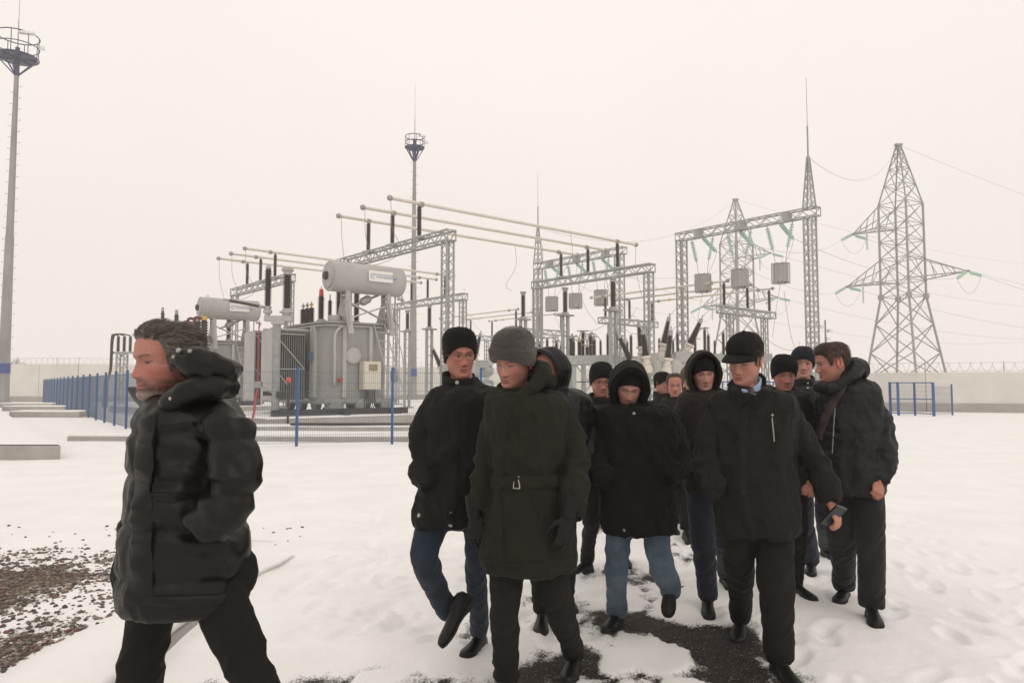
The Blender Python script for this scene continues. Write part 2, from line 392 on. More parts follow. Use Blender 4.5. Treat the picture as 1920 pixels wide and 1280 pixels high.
def lattice(mb, a, b, w0, w1=None, step=.45, leg=.07, br=.035, ux=None, X=False):
    """square lattice truss from a to b, four chords and zigzag bracing"""
    a, b = V(*a), V(*b); w1 = w1 or w0; d = norm(b - a); L = np.linalg.norm(b - a)
    ux = norm(V(*ux) - d * (V(*ux) @ d)) if ux is not None else norm(np.cross(d, V(0,0,1) if abs(d[2]) < .9 else V(1,0,0)))
    uy = np.cross(d, ux); cs = [(-1,-1),(1,-1),(1,1),(-1,1)]
    pt = lambda t, c: a + d * (t * L) + (ux * c[0] + uy * c[1]) * (w0 + (w1 - w0) * t) / 2
    for c in cs: mb.bar(pt(0, c), pt(1, c), leg, leg, up=ux)
    n = max(2, int(round(L / step)))
    for f in range(4):
        c0, c1 = cs[f], cs[(f + 1) % 4]
        for i in range(n):
            p, q = (c0, c1) if i % 2 == 0 else (c1, c0)
            mb.bar(pt(i / n, p), pt((i + 1) / n, q), br, br * .6, up=np.cross(d, pt(0, c1) - pt(0, c0)))
            if X: mb.bar(pt(i / n, q), pt((i + 1) / n, p), br, br * .6, up=np.cross(d, pt(0, c1) - pt(0, c0)))
        for t in (0, 1): mb.bar(pt(t, c0), pt(t, c1), br, br)

# ---------------------------------------------------------------- bus gantries
GANTRY = {}
def bus_gantry(base, label, L=8.8, H=7.6, group='bus gantries'):
    t = thing("bus_gantry", label, "gantry", (base[0], base[1], 0), YAW, group)
    for y in (0, L):
        mb = MB(); lattice(mb, (0, y, .1), (0, y, H - .02), .36, step=.36, leg=.065, br=.032, ux=(1,0,0)); mb.box((0, y, .05), (.8, .8, .1))
        obj("column", mb, M['galv'], t)
    mb = MB(); lattice(mb, (0, -.28, H + .22), (0, L + .28, H + .22), .42, step=.46, leg=.075, br=.04, ux=(1,0,0)); obj("beam", mb, M['galv'], t)
    for s in (2.17, 4.42, 6.64):
        mb = MB(); mb.box((0, s, H + .475), (.5, .4, .05)); br = obj("mounting_plate", mb, M['galv'], t)
        ins_part(t, (0, s, H + .55), (0, s, H + 1.9), .115, 20)
    return t
G1 = V(-2.7, 30, 0); G2 = V(7.34, 38.4, 0); OFF3 = e1n * 15.7; OFF4 = e1n * 16.5; G3 = G1 + OFF3; G4 = G2 + OFF4
g1 = bus_gantry(G1, "tall lattice gantry carrying three bus tubes just behind the near transformer")
for base, lab in ((G2, "lattice gantry carrying right ends of the three highest bus tubes, ahead of far line portal"),
                  (G3, "far lattice gantry whose beam rises behind the far transformer and the grey steel post"),
                  (G4, "small far lattice gantry between the blue banded mast and the black beanie man with glasses")):
    c = copy_tree(g1, label=lab); c.location = tuple(base)
def busbar(a, b, label, group, r=.062, marks=(), name="busbar"):
    t = thing(name, label, "busbar", a, 0, group); d = norm(b - a); L = np.linalg.norm(b - a)
    mb = MB(); mb.path([a + d * L * k for k in np.linspace(0, 1, 9)], r, 10); obj("tube", mb, M['bus'], t, True, a, 40)
    for q in (a, b):
        mb = MB(); mb.ball(q, r * 1.75, 7); obj("end_ball", mb, M['clamp'], t, True, a)
    for s, m in marks:
        mb = MB(); q = a + d * L * s; mb.tube(q - d * .12, q + d * .12, r * 1.2, r * 1.2); obj("phase_band", mb, M[m], t, True, a, 40)
    for s in (.1, .9):
        mb = MB(); q = a + d * L * s; mb.tube(q - d * .09, q + d * .09, r * 1.4, r * 1.4, 8); mb.box(q - V(0, 0, r * 1.3), (.16, .16, .07)); obj("clamp", mb, M['clamp'], t, True, a, 40)
    return t
def busset(A, B, z, ss, over, labs, grp, ra=.062):
    for s, lab, (o0, o1), mk in zip(ss, labs, over, ('yellow', 'galv', 'red')):
        p, q = L2W(A, 0, s, z), L2W(B, 0, s, z); d = norm(q - p)
        busbar(p - d * o0, q + d * o1, lab, grp, ra, ((.9, mk),) if mk != 'galv' else ())
SS = (2.17, 4.42, 6.64)
busset(G1, G2, 7.6 + 2.02, SS, ((1.5, 1.6), (1.55, 1.5), (1.6, 1.4)),
       ("highest and nearest of the three long white bus tubes above the near transformer", "middle one of the three long white bus tubes above the near transformer",
        "lowest of the three long white bus tubes, starting above the near conservator"), "upper bus tubes of the near bay", .075)
busset(G3, G4, 7.6 + 2.02, SS, ((1.9, .8), (1.9, .8), (1.9, .9)),
       ("highest white bus tube passing behind the near conservator", "middle white bus tube passing behind the near conservator", "lowest white bus tube passing behind the near conservator"), "upper bus tubes of the far bay", .075)

# lower frames with three post insulators
F1 = V(12.2, 42, 0); F2 = F1 + e1n * 9.3; F3 = V(0, 57.8, 0); F4 = F3 + e1n * 9.3
def bus_frame(base, label, L=5.9, z=6.0):
    t = thing("bus_support_frame", label, "bus support", (base[0], base[1], 0), YAW, "low bus support frames")
    for x in (1.0, L - 1.0):
        mb = MB(); lattice(mb, (x, 0, .08), (x, 0, z - .22), .30, step=.38, leg=.06, br=.032, ux=(1,0,0)); mb.box((x, 0, .04), (.7, .7, .08)); obj("column", mb, M['galv'], t)
    mb = MB(); lattice(mb, (-.1, 0, z - .02), (L + .1, 0, z - .02), .38, step=.5, leg=.085, br=.05, ux=(0,1,0)); obj("beam", mb, M['galv'], t)
    for s in (.43, 2.99, 5.56): ins_part(t, (s, 0, z + .25), (s, 0, z + 1.55), .11, 18)
    return t
f1 = bus_frame(F1, "low bus frame with three brown insulators, standing above the black peaked cap")
for base, lab in ((F2, "low bus frame behind the leaning breaker bushings"), (F3, "low bus frame under the two left line traps"), (F4, "smallest low bus frame just right of the black beanie with glasses")):
    c = copy_tree(f1, label=lab); c.location = tuple(base)
for A, B, labs, g in ((F1, F2, ("topmost of three short white bus tubes crossing the right portal", "middle of three short white bus tubes crossing the right portal", "bottom one of three short white bus tubes crossing the right portal"), "low bus tubes of the near bay"),
                      (F3, F4, ("topmost short white bus tube left of the far line portal", "middle short white bus tube left of the far line portal", "bottom short white bus tube left of the far line portal"), "low bus tubes of the far bay")):
    for s, lab, mk in zip((.43, 2.99, 5.56), labs, ('red', 'galv', 'yellow')):
        p, q = L2W(A, s, 0, 7.68), L2W(B, s, 0, 7.68); d = norm(q - p); busbar(p - d * .25, q + d * (1.3 if s < 5 else .4), lab, g, .065, ((.8, mk),) if mk != 'galv' else ())

# ---------------------------------------------------------------- line portals with spire
def portal(base, label, spire_far, L=8.4, H=10.9):
    t = thing("line_portal", label, "portal", (base[0], base[1], 0), math.atan2(6.4, -5.4) - math.pi / 2, "line portals")
    for y in (0, L):
        mb = MB(); lattice(mb, (0, y, .1), (0, y, H - .3), .47, step=.55, leg=.075, br=.032, ux=(1,0,0), X=True); mb.box((0, y, .05), (1, 1, .1)); obj("column", mb, M['galv'], t)
    mb = MB(); lattice(mb, (0, -.5, H - .05), (0, L + .3, H - .05), .46, step=.55, leg=.07, br=.038, ux=(1,0,0), X=False)
    for s in (1.3, 4.2, 7.1): mb.box((0, s, H - .05), (.5, .35, .5))
    obj("beam", mb, M['galv'], t)
    ys = L if spire_far else 0
    mb = MB(); lattice(mb, (0, ys, H + .2), (0, ys, H + 3.0), .50, .10, step=.45, leg=.06, br=.03, ux=(1,0,0), X=True); obj("spire", mb, M['galv'], t)
    mb = MB(); mb.tube((0, ys, H + 2.9), (0, ys, H + 4.7), .05, .045, 8); mb.tube((0, ys, H + 4.7), (0, ys, H + 7.4), .018, .012, 6); obj("lightning_rod", mb, M['galv_dark'], t, True, None, 40)
    return t
PB = V(16.07, 38.4, 0); PF = V(7.46, 49.6, 0); pdir = norm(V(-5.4, 6.4, 0)); pn = V(pdir[1], -pdir[0], 0)
portal(PB, "large lattice line portal with lightning spire beside the right pylon", False)
portal(PF, "smaller lattice line portal behind the long bus tubes, spire on its left leg", True)

def string_ins(name, a, b, label, group, n=9, r=.13, m='glass_ins'):
    a, b = V(*a), V(*b); d = norm(b - a); L = np.linalg.norm(b - a); t = thing(name, label, "insulator string", a, 0, group)
    mb = MB(); mb.tube(a, b, .025, .025, 6); obj("fitting", mb, M['clamp'], t, True, a)
    for i in range(n):
        mb = MB(); c = a + d * L * (.08 + .84 * (i + .5) / n); h = L * .84 / n
        mb.lathe(c - d * h * .4, c + d * h * .45, [(0, .05), (.25, .06), (.4, r), (.62, r * .95), (.75, .07), (1, .05)], 12); obj("glass_disc", mb, M[m], t, True, a, 40)
    return t
def wire(pts, label, r=.012, name="conductor", cat="wire", group="slack wires", m='wire'):
    mb = MB(); mb.path(pts, r, 5); top(name, mb, M[m], label, cat, pts[0], group, True, 80)
def sagged(a, b, sag, n=17):
    a, b = V(*a), V(*b); return [a + (b - a) * t - V(0, 0, sag * 4 * t * (1 - t)) for t in np.linspace(0, 1, n)]
def line_trap(c, label, group):
    t = thing("line_trap", label, "line trap", (c[0], c[1], c[2]), YAW, group); h, r = .55, .48
    mb = MB(); mb.lathe((0,0,-h*.86), (0,0,h*.86), [(0, r*.8), (.5, r*.8), (1, r*.8)], 20); obj("coil", mb, M['tank_light'], t, True, None, 40)
    for k in range(14):
        a = 2 * math.pi * k / 14; q = V(math.cos(a), math.sin(a), 0) * r
        mb = MB(); mb.bar(q - V(0,0,h), q + V(0,0,h), .03, .045, up=q); obj("slat", mb, M['tank_light'], t)
    for z in (-h, h):
        mb = MB()
        for k in range(4):
            a = math.pi * k / 4; q = V(math.cos(a), math.sin(a), 0) * r * 1.02; mb.bar(V(0,0,z) - q, V(0,0,z) + q, .05, .04)
        obj("spider", mb, M['galv'], t)
    mb = MB(); mb.box((.1, -.2, -h * .8), (.16, .16, .2)); obj("tuning_box", mb, M['dark'], t)
for base, bay, where in ((PB, "near", "right portal"), (PF, "far", "far portal")):
    for s, w in ((1.75, "right hand"), (4.3, "middle"), (6.85, "left hand")):
        q = V(base[0], base[1], 0) + pdir * s
        line_trap(q + V(0, 0, 7.75), f"{w} grey slatted line trap hanging from the {where}", f"line traps on the {where}")
        for k, sd in ((-1, "nearer"), (1, "farther")):
            a = q + pdir * (.78 * k) + V(0, 0, 10.55); b_ = q + pdir * (.42 * k) + V(0, 0, 9.05)
            string_ins("insulator_string", a, b_, f"pale green glass string, {sd} one above the {w} line trap of the {where}", f"trap strings on the {where}", 9)
            wire([b_, q + pdir * (.3 * k) + V(0, 0, 8.3)], f"{sd} short hanger wire above the {w} trap of the {where}", .014, "hanger_wire", group="trap hangers")
        a = q + V(0, 0, 10.6); b_ = a + pn * 1.5 + V(0, 0, -.75)
        string_ins("insulator_string", a, b_, f"slanting pale green glass string beyond the {w} trap of the {where}", f"tension strings on the {where}", 10)
        wire(sagged(b_, q + V(0, 0, 8.3) + pn * .3, .25, 9), f"jumper wire from slanting string down to the {w} trap of the {where}", .011)
        if bay == "near":
            wire(sagged(q + V(0, 0, 7.2), q + V(-.6, -.2, 4.2), -.25, 11), f"thin drop wire under the {w} trap of the {where}", .011)

# ---------------------------------------------------------------- pylons
def pylon(base, label, H=27.0, u=(.5, -.866), upper=-1, zk=10.8, zt=20.6, arm=6.5):
    t = thing("power_pylon", label, "pylon", (base[0], base[1], 0), 0, "lattice pylons"); ux = V(u[0], u[1], 0); uy = V(-u[1], u[0], 0)
    hs = lambda z: np.interp(z, [0, zk, zt, H], [3.0, 1.52, 1.5, .14])
    cor = [(-1,-1),(1,-1),(1,1),(-1,1)]; pt = lambda z, c: (ux * c[0] + uy * c[1]) * hs(z) + V(0, 0, z)
    lev = [0, 1.9, 4.9, 7.9, zk, 12.4, 14.8, 16.6, 18.4, zt, 22.6, 24.4, 26.0, H]
    for i, c in enumerate(cor):
        mb = MB()
        for z0, z1 in ((0, zk), (zk, zt), (zt, H)): mb.bar(pt(z0, c), pt(z1, c), .17 if z0 < zt else .11, up=ux)
        obj("leg", mb, M['galv_dark'], t)
    mb = MB()
    for f in range(4):
        c0, c1 = cor[f], cor[(f + 1) % 4]; nrm = pt(0, c0) + pt(0, c1); nrm[2] = 0
        for z0, z1 in zip(lev[:-1], lev[1:]):
            w = .095 if z0 < zk else .065
            mb.bar(pt(z0, c0), pt(z1, c1), w, w * .7, up=nrm); mb.bar(pt(z0, c1) + norm(nrm) * .03, pt(z1, c0) + norm(nrm) * .03, w, w * .7, up=nrm)
            if z0 >= zk: mb.bar(pt(z0, c0), pt(z0, c1), w, w, up=nrm)
    obj("bracing", mb, M['galv_dark'], t)
    mb = MB()
    for c in cor: mb.box(pt(zk, c), (.42, .42, .5))
    mb.box((0, 0, H), (.75, .4, .18)); obj("gusset", mb, M['galv_dark'], t)
    tips = []
    for z, sgn in ((12.5, -1), (12.5, 1), (18.3, upper)):
        mb = MB(); dz = 2.2; cc = [c for c in cor if c[0] == sgn]; ln = arm * (.86 if z > 15 else 1); tip = ux * sgn * ln + V(0, 0, z + .1); tips.append(tip)
        for c in cc:
            a = pt(z, c); mb.bar(a, tip, .10); bq = pt(z + dz, c)
            mb.bar(bq, tip, .08)
            for k in (.25, .5, .75):
                mb.bar(a + (tip - a) * k, bq + (tip - bq) * (k - .12), .06); 
        a, b_ = pt(z, cc[0]), pt(z, cc[1])
        for k in (.2, .4, .6, .8):
            mb.bar(a + (tip - a) * k, b_ + (tip - b_) * (k - .2), .06)
        mb.box(tip, (.3, .3, .22)); obj("crossarm", mb, M['galv_dark'], t)
    return [V(base[0], base[1], 0) + q for q in tips], V(base[0], base[1], H)
T1, A1 = pylon((41.0, 75, 0), "nearer lattice pylon standing behind the concrete wall at the right")
T2, A2 = pylon((30.2, 96, 0), "farther lattice pylon seen through the right line portal", 26.6, upper=1)
far_dir = norm(V(.86, .50, 0)); near_dir = norm(V(-.80, -.60, 0))
arm_n = ("left lower arm", "right lower arm", "upper arm")
for tips, A, which in ((T1, A1, "nearer pylon"), (T2, A2, "farther pylon")):
    for tip, an in zip(tips, arm_n):
        for dr, w in ((near_dir, "yard side"), (far_dir, "field side")):
            q = tip + dr * .35 - V(0, 0, .1); e = tip + dr * 2.5 - V(0, 0, .95 if w == "yard side" else .25)
            string_ins("tension_string", q, e, f"pale green glass tension string on the {w} of the {which}'s {an}", f"tension strings of the {which}", 12, .17)
            if w == "field side": wire(sagged(e, e + dr * 130 + V(0, 0, 3), 4.5, 25), f"overhead line running right from the {which}'s {an}", .016, "overhead_line", group="overhead lines")
            else: s0 = e
        wire(sagged(s0, tip + far_dir * 2.5 - V(0, 0, .25), 1.6, 15), f"slack jumper loop below the {which}'s {an}", .016, "jumper_loop", group="jumper loops")
        if an != "right lower arm":
            hp = tip + (V(A[0], A[1], tip[2]) - tip) * .3
            string_ins("hanging_string", hp - V(0, 0, .1), hp - V(0, 0, 2.1), f"vertical pale green glass string under the {which}'s {an}", f"hanging strings of the {which}", 12, .14)
    wire(sagged(A, A + far_dir * 130 + V(0, 0, 2), 3.5, 25), f"ground wire running right from the top of the {which}", .014, "overhead_line", group="overhead lines")
spR = V(PB[0], PB[1], 13.9); spF = V(*(PF + pdir * 8.4)[:2], 13.9)
wire(sagged(A1, spR, 2.4), "ground wire sagging between the nearer pylon top and the right portal spire", .012, "overhead_line", group="overhead lines")
wire(sagged(A2, spF, 3.0), "ground wire sagging from the farther pylon top to the far portal spire", .012, "overhead_line", group="overhead lines")
for i, s in enumerate((1.75, 4.3, 6.85)):
    w = ("right hand", "middle", "left hand")[i]
    wire(sagged(PB + pdir * s + V(0, 0, 9.9) + pn * 1.5, T1[(1, 2, 0)[i]] + near_dir * 2.5 - V(0, 0, .9), .9), f"line conductor from the {w} slanting string of the right portal to the nearer pylon", .012, "overhead_line", group="overhead lines")
    wire(sagged(PF + pdir * s + V(0, 0, 9.9) + pn * 1.5, T2[(1, 2, 0)[i]] + near_dir * 2.5 - V(0, 0, .9), 1.2), f"line conductor from the {w} slanting string of the far portal to the farther pylon", .012, "overhead_line", group="overhead lines")

# ---------------------------------------------------------------- floodlight masts
def mast(base, label, H=28.5, k_=1.0):
    t = thing("floodlight_mast", label, "mast", (base[0], base[1], 0), .3, "steel floodlight masts")
    mb = MB(); hs = np.linspace(0, H - 1.4, 6); rs = np.interp(hs, [0, 13.5, 13.6, H], [.42, .32, .27, .17]); rs[0] = .44
    mb.lathe((0,0,0), (0,0,H - 1.4), [(0, .44), (.44, .325), (.505, .31), (.506, .275), (1, .17)], 20); obj("pole", mb, M['mast'], t, True, None, 40)
    mb = MB(); mb.lathe((0,0,2.5), (0,0,3.3), [(0, .445), (1, .435)], 20); obj("blue_band", mb, M['bluecol'], t, True, None, 40)
    mb = MB(); mb.tube((0,0,0), (0,0,.25), .62, .6, 16); obj("base_flange", mb, M['mast'], t, True, None, 40)
    mb = MB(); mb.tube((0,0,H - 1.5), (0,0,H + .9), .2, .17, 14); obj("top_section", mb, M['navy'], t, True, None, 40)
    mb = MB(); mb.lathe((0,0,H - .05), (0,0,H + .03), [(0, 1.45 * k_), (1, 1.45 * k_)], 28); obj("platform", mb, M['navy'], t, True, None, 40)
    mb = MB()
    for k in range(6):
        a = k * math.pi / 3; mb.bar((1.4*k_*math.cos(a), 1.4*k_*math.sin(a), H - .05), (.2*math.cos(a), .2*math.sin(a), H - 1.35), .09)
        mb.bar((1.4*k_*math.cos(a), 1.4*k_*math.sin(a), H - .1), (.2*math.cos(a), .2*math.sin(a), H - .1), .08)
    obj("platform_strut", mb, M['navy'], t)
    mb = MB(); rr = 1.52 * k_; circ = lambda z: [V(rr*math.cos(a), rr*math.sin(a), z) for a in np.linspace(0, 2*math.pi, 37)]
    mb.path(circ(H + 1.85 * k_), .045, 6); mb.path(circ(H + .95 * k_), .04, 6); mb.path(circ(H + .05), .05, 6)
    for k in range(8):
        a = k * math.pi / 4; mb.bar((rr*math.cos(a), rr*math.sin(a), H), (rr*math.cos(a), rr*math.sin(a), H + 1.85 * k_), .05)
    obj("guard_rail", mb, M['navy'], t, True, None, 40)
    mb = MB(); mb.tube((0,0,H + .8), (0,0,H + 3.2), .05, .04, 8); mb.tube((0,0,H + 3.2), (0,0,H + 7.2), .025, .012, 6); obj("lightning_rod", mb, M['galv_dark'], t, True, None, 40)
    mb = MB(); mb.box((1.0 * k_, -1.15 * k_, H + 1.75 * k_), (1.15 * k_, .45 * k_, .16)); obj("floodlight", mb, M['white'], t)
    mb = MB(); mb.box((1.85 * k_, -.25, H + 1.0 * k_), (.35, .2, .3)); mb.bar((1.5 * k_, -.2, H + 1 * k_), (1.85 * k_, -.25, H + 1 * k_), .05); obj("camera_housing", mb, M['white'], t)
    pm = MB(); pm.bar((.0, 0, 0), (.30, 0, 0), .028); pm.bar((.30, 0, 0), (.30, 0, .06), .028)
    p0 = obj("climbing_peg", pm, M['galv_dark'], t)
    for i in range(48):
        z = 4 + i * .47; r = np.interp(z, [0, 13.5, 13.6, H], [.44, .325, .275, .17]) - .03
        o = p0 if i == 0 else p0.copy()
        if i: COL.objects.link(o); o.parent = t
        a = -.3 + (0 if i % 2 else math.pi); o.location = (r * math.cos(a), r * math.sin(a), z); o.rotation_euler = (0, 0, a)
    return t
m1 = mast((-40.9, 58, 0), "tall grey mast with blue railed platform at the far left")
mast((-10.6, 77, 0), "slimmer looking grey mast with blue railed platform rising behind the transformer bus tubes", 27.3, .68)

# ---------------------------------------------------------------- power transformers
def rr_poly(x0, x1, y0, y1, r, n=7):
    pts = []
    for cx, cy_, a0 in ((x1 - r, y0 + r, -90), (x1 - r, y1 - r, 0), (x0 + r, y1 - r, 90), (x0 + r, y0 + r, 180)):
        for k in range(n): a = math.radians(a0 + 90 * k / (n - 1)); pts.append((cx + r * math.cos(a), cy_ + r * math.sin(a)))
    return pts
def bez(pts, n=10):
    out = []
    P_ = [V(*p) for p in pts]; P_ = [2*P_[0]-P_[1]] + P_ + [2*P_[-1]-P_[-2]]
    for i in range(1, len(P_) - 2):
        for k in range(n):
            t = k / n; a, b_, c_, d_ = P_[i-1:i+3]
            out.append(.5 * ((2*b_) + (-a+c_)*t + (2*a-5*b_+4*c_-d_)*t*t + (-a+3*b_-3*c_+d_)*t**3))
    return out + [P_[-2]]
def text_mesh(s, size, loc, m, parent, name="lettering", depth=.004, rot=None, align='LEFT'):
    cu = bpy.data.curves.new(name, 'FONT'); cu.body = s; cu.size = size; cu.extrude = depth; cu.align_x = align
    tmp = bpy.data.objects.new("tmp_text", cu); COL.objects.link(tmp); bpy.context.view_layer.update()
    me = bpy.data.meshes.new_from_object(tmp.evaluated_get(bpy.context.evaluated_depsgraph_get())); bpy.data.objects.remove(tmp); me.name = name; me.materials.clear()
    o = link_mesh(name, me, m, parent); o.location = loc; o.rotation_euler = rot or (math.pi / 2, 0, 0); return o
def transformer(base, label):
    t = thing("power_transformer", label, "transformer", (base[0], base[1], 0), YAW, "oil filled power transformers")
    T_, TL = M['tank'], M['tank_light']
    mb = MB(); mb.prism(rr_poly(-1.5, 1.5, 0, 4.4, .75), 1.0, 4.05); tank = obj("tank", mb, T_, t, True, None, 35)
    mb = MB(); mb.prism(rr_poly(-1.62, 1.62, -.12, 4.52, .8), 4.05, 4.13); mb.prism(rr_poly(-1.62, 1.62, -.12, 4.52, .8), 3.92, 4.0)
    for x, y in rr_poly(-1.57, 1.57, -.07, 4.47, .8, 9): mb.box((x, y, 4.14), (.07, .07, .06))
    obj("cover_flange", mb, T_, tank, True, None, 35)
    for x, y, sx, sy in [(-1.56, .9, .14, .2), (-1.56, 1.15, .14, .12), (-1.56, 2.6, .14, .2), (-1.56, 3.6, .14, .2), (-.75, -.05, .16, .12), (.45, -.05, .16, .12)]:
        mb = MB(); mb.box((x, y, 2.5), (sx, sy, 2.9)); obj("stiffener", mb, TL, tank)
    mb = MB(); mb.lathe((-.35, -.09, 2.75), (-.35, .05, 2.75), [(0, .34), (1, .34)], 28); mb.lathe((-.35, -.11, 2.75), (-.35, -.05, 2.75), [(0, .3), (1, .3)], 28); obj("inspection_cover", mb, TL, tank, True, None, 35)
    mb = MB(); mb.box((0, 2.2, .9), (3.0, 4.7, .2)); mb.box((0, -.15, .93), (3.3, .12, .16)); obj("base_frame", mb, T_, t)
    for x in (-1.15, 1.15):
        for y in (.35, 1.6, 2.9, 4.1):
            mb = MB(); mb.lathe((x - .12, y, .78), (x + .12, y, .78), [(0, .24), (.15, .27), (.7, .27), (.72, .31), (1, .31)], 18); obj("wheel", mb, M['galv_dark'], t, True, None, 35)
    for x in (-1.15, 0, 1.15):
        mb = MB(); mb.lathe((x, -.25, .72), (x, .02, .72), [(0, .2), (.2, .27), (1, .27)], 18); mb.box((x, -.12, .9), (.5, .2, .2)); obj("roller", mb, M['galv_dark'], t, True, None, 35)
    # radiators on the left flank
    for yb in (1.25, 3.1):
        rd = MB()
        for k in range(15):
            x = -1.85 - k * .092; rd.box((x, yb + .55, 2.35), (.035, 1.1, 2.75))
        r_ = obj("radiator", rd, M['fin'], t)
        for z in (3.78, .95):
            for y in (yb + .2, yb + .9): mb = MB(); mb.tube((-1.5, y, z), (-3.2, y, z), .075, .075, 10); obj("header_pipe", mb, TL, r_, True, None, 40)
        mb = MB(); mb.bar((-1.85, yb - .03, 2.2), (-3.1, yb - .03, 3.55), .04); mb.bar((-1.85, yb - .03, 3.6), (-3.15, yb - .03, 3.6), .04); mb.bar((-1.85, yb - .03, 2.2), (-3.15, yb - .03, 2.2), .04); mb.bar((-3.1, yb - .03, 2.2), (-2.5, yb - .03, 1.5), .04)
        obj("brace", mb, TL, r_)
        mb = MB(); mb.box((-3.17, yb + .55, 2.35), (.05, 1.12, 2.82)); obj("end_panel", mb, TL, r_)
    # conservator
    x0, x1, zc, r = -1.45, 1.85, 5.93, .61
    mb = MB(); mb.lathe((x0, 0, zc), (x1, 0, zc), [(0, r - .02), (.006, r), (.012, r + .012), (.02, r), (.98, r), (.99, r + .01), (1, r - .03)], 40); cons = obj("conservator", mb, TL, t, True, None, 30)
    mb = MB(); mb.lathe((x0 - .1, 0, zc - .08), (x0, 0, zc - .08), [(0, .30), (.3, .40), (1, .42)], 28); obj("end_cover", mb, TL, cons, True, None, 30)
    mb = MB(); mb.lathe((x0 - .22, 0, zc), (x0 - .08, 0, zc), [(0, .13), (.3, .17), (1, .17)], 20); obj("oil_gauge", mb, M['dark'], cons, True, None, 30)
    mb = MB(); mb.path(bez([(x0 + .35, 0, zc + r), (x0 + .35, 0, zc + r + .07), (x0 + .42, 0, zc + r + .12), (x0 + .49, 0, zc + r + .07), (x0 + .49, 0, zc + r)], 5), .018, 6); obj("lifting_eye", mb, TL, cons, True)
    sg = MB(); sg.box((.55, -r - .05, zc + .08), (1.12, .03, .44)); pl = obj("name_plate", sg, M['white'], cons)
    yy = -r - .068
    text_mesh("ТОЛЬЯТТИНСКИЙ", .088, (.31, yy, zc + .11), M['letter'], pl); text_mesh("ТРАНСФОРМАТОР", .108, (.31, yy, zc + .005), M['letter'], pl)
    em = MB(); c0 = V(.16, yy, zc + .075); em.path([c0 + V(.1 * math.cos(a), 0, .1 * math.sin(a)) for a in np.linspace(.3, 5.6, 22)], .011, 6)
    em.path([c0 + V(-.05, 0, -.02), c0 + V(-.01, 0, .03), c0 + V(.03, 0, -.03), c0 + V(.06, 0, .03)], .009, 5); em.path([c0 + V(.09, 0, .05), c0 + V(.14, 0, .09)], .011, 5); obj("emblem", em, M['letter'], pl, True)
    for xs in (-.7, 1.2):
        mb = MB()
        for dy in (-.22, .22): mb.box((xs, dy, 5.15), (.2, .06, .75))
        mb.box((xs, 0, 5.2), (.18, .4, .1))
        obj("saddle", mb, TL, t)
        gus = MB(); w = .045       # raking bracket plates with an oval hole
        out = [V(xs, -.62, 3.62), V(xs, -.42, 3.62), V(xs, -.18, 4.15), V(xs, .75, 4.15), V(xs, .32, 5.02), V(xs, -.30, 5.02)]
        hole = [V(xs, .02 + .14 * math.cos(a), 4.58 + .24 * math.sin(a)) for a in np.linspace(0, 2*math.pi, 24, endpoint=False)]
        o24 = []
        per = out + [out[0]]; seg = [np.linalg.norm(per[i+1]-per[i]) for i in range(6)]; tot = sum(seg)
        for a in np.linspace(0, 2*math.pi, 24, endpoint=False):
            d = V(0, math.cos(a), math.sin(a)); best = None
            c_ = V(xs, .02, 4.58)
            for i in range(6):
                A_, B_ = per[i] - c_, per[i+1] - c_; den = d[1]*(B_-A_)[2] - d[2]*(B_-A_)[1]
                if abs(den) < 1e-9: continue
                tt = (A_[1]*(B_-A_)[2] - A_[2]*(B_-A_)[1]) / den; uu = (A_[1]*d[2] - A_[2]*d[1]) / den
                if tt > 0 and -1e-6 <= uu <= 1 + 1e-6 and (best is None or tt > best): best = tt
            o24.append(c_ + d * (best or .4))
        dx = V(w, 0, 0); vs = [q - dx for q in o24] + [q - dx for q in hole] + [q + dx for q in o24] + [q + dx for q in hole]; fs = []
        for i in range(24):
            j = (i + 1) % 24; fs += [(i, j, 24 + j, 24 + i), (48 + j, 48 + i, 72 + i, 72 + j), (i, 48 + i, 48 + j, j), (24 + i, 24 + j, 72 + j, 72 + i)]
        gus.add(vs, fs); gus.box((xs, -.36, 4.32), (.22, .06, 1.45), np.array(Matrix.Rotation(math.radians(-13), 3, 'X'))); obj("bracket", gus, TL, t)
    mb = MB(); mb.bar((-.75, -.2, 4.95), (1.35, .1, 4.2), .09, .06); mb.bar((-.75, -.1, 4.2), (1.35, -.2, 4.95), .09, .06); obj("cross_brace", mb, TL, t)
    mb = MB(); mb.lathe((.05, .1, 4.95), (.5, .1, 5.2), [(0, .1), (.2, .17), (.8, .17), (1, .1)], 14); mb.tube((-.3, .1, 4.8), (.9, .1, 5.35), .05, .05, 8); obj("buchholz_relay", mb, M['clamp'], t, True, None, 40)
    mb = MB(); mb.path(bez([(1.68, .05, 5.35), (1.68, .05, 4.4), (1.86, .05, 4.1), (1.7, .05, 3.98), (1.3, .3, 3.95)], 6), .035, 8); mb.path(bez([(2.02, .05, 5.4), (2.05, .05, 5.1), (1.95, .05, 4.95)], 5), .03, 8); mb.box((1.9, .05, 5.25), (.14, .14, .1)); mb.box((2.05, .05, 5.2), (.12, .12, .1)); obj("oil_pipe", mb, TL, t, True, None, 40)
    mb = MB(); mb.path(bez([(1.55, .2, 4.3), (1.72, .15, 4.3), (1.75, .1, 3.5), (1.78, .05, 2.6), (1.7, .1, 2.2)], 6), .025, 7); obj("breather_pipe", mb, TL, t, True)
    mb = MB(); mb.lathe((1.55, -.15, 1.62), (1.55, -.15, 2.3), [(0, .06), (.15, .16), (.75, .17), (.85, .1), (1, .05)], 14); obj("breather", mb, M['galv_dark'], t, True, None, 40)
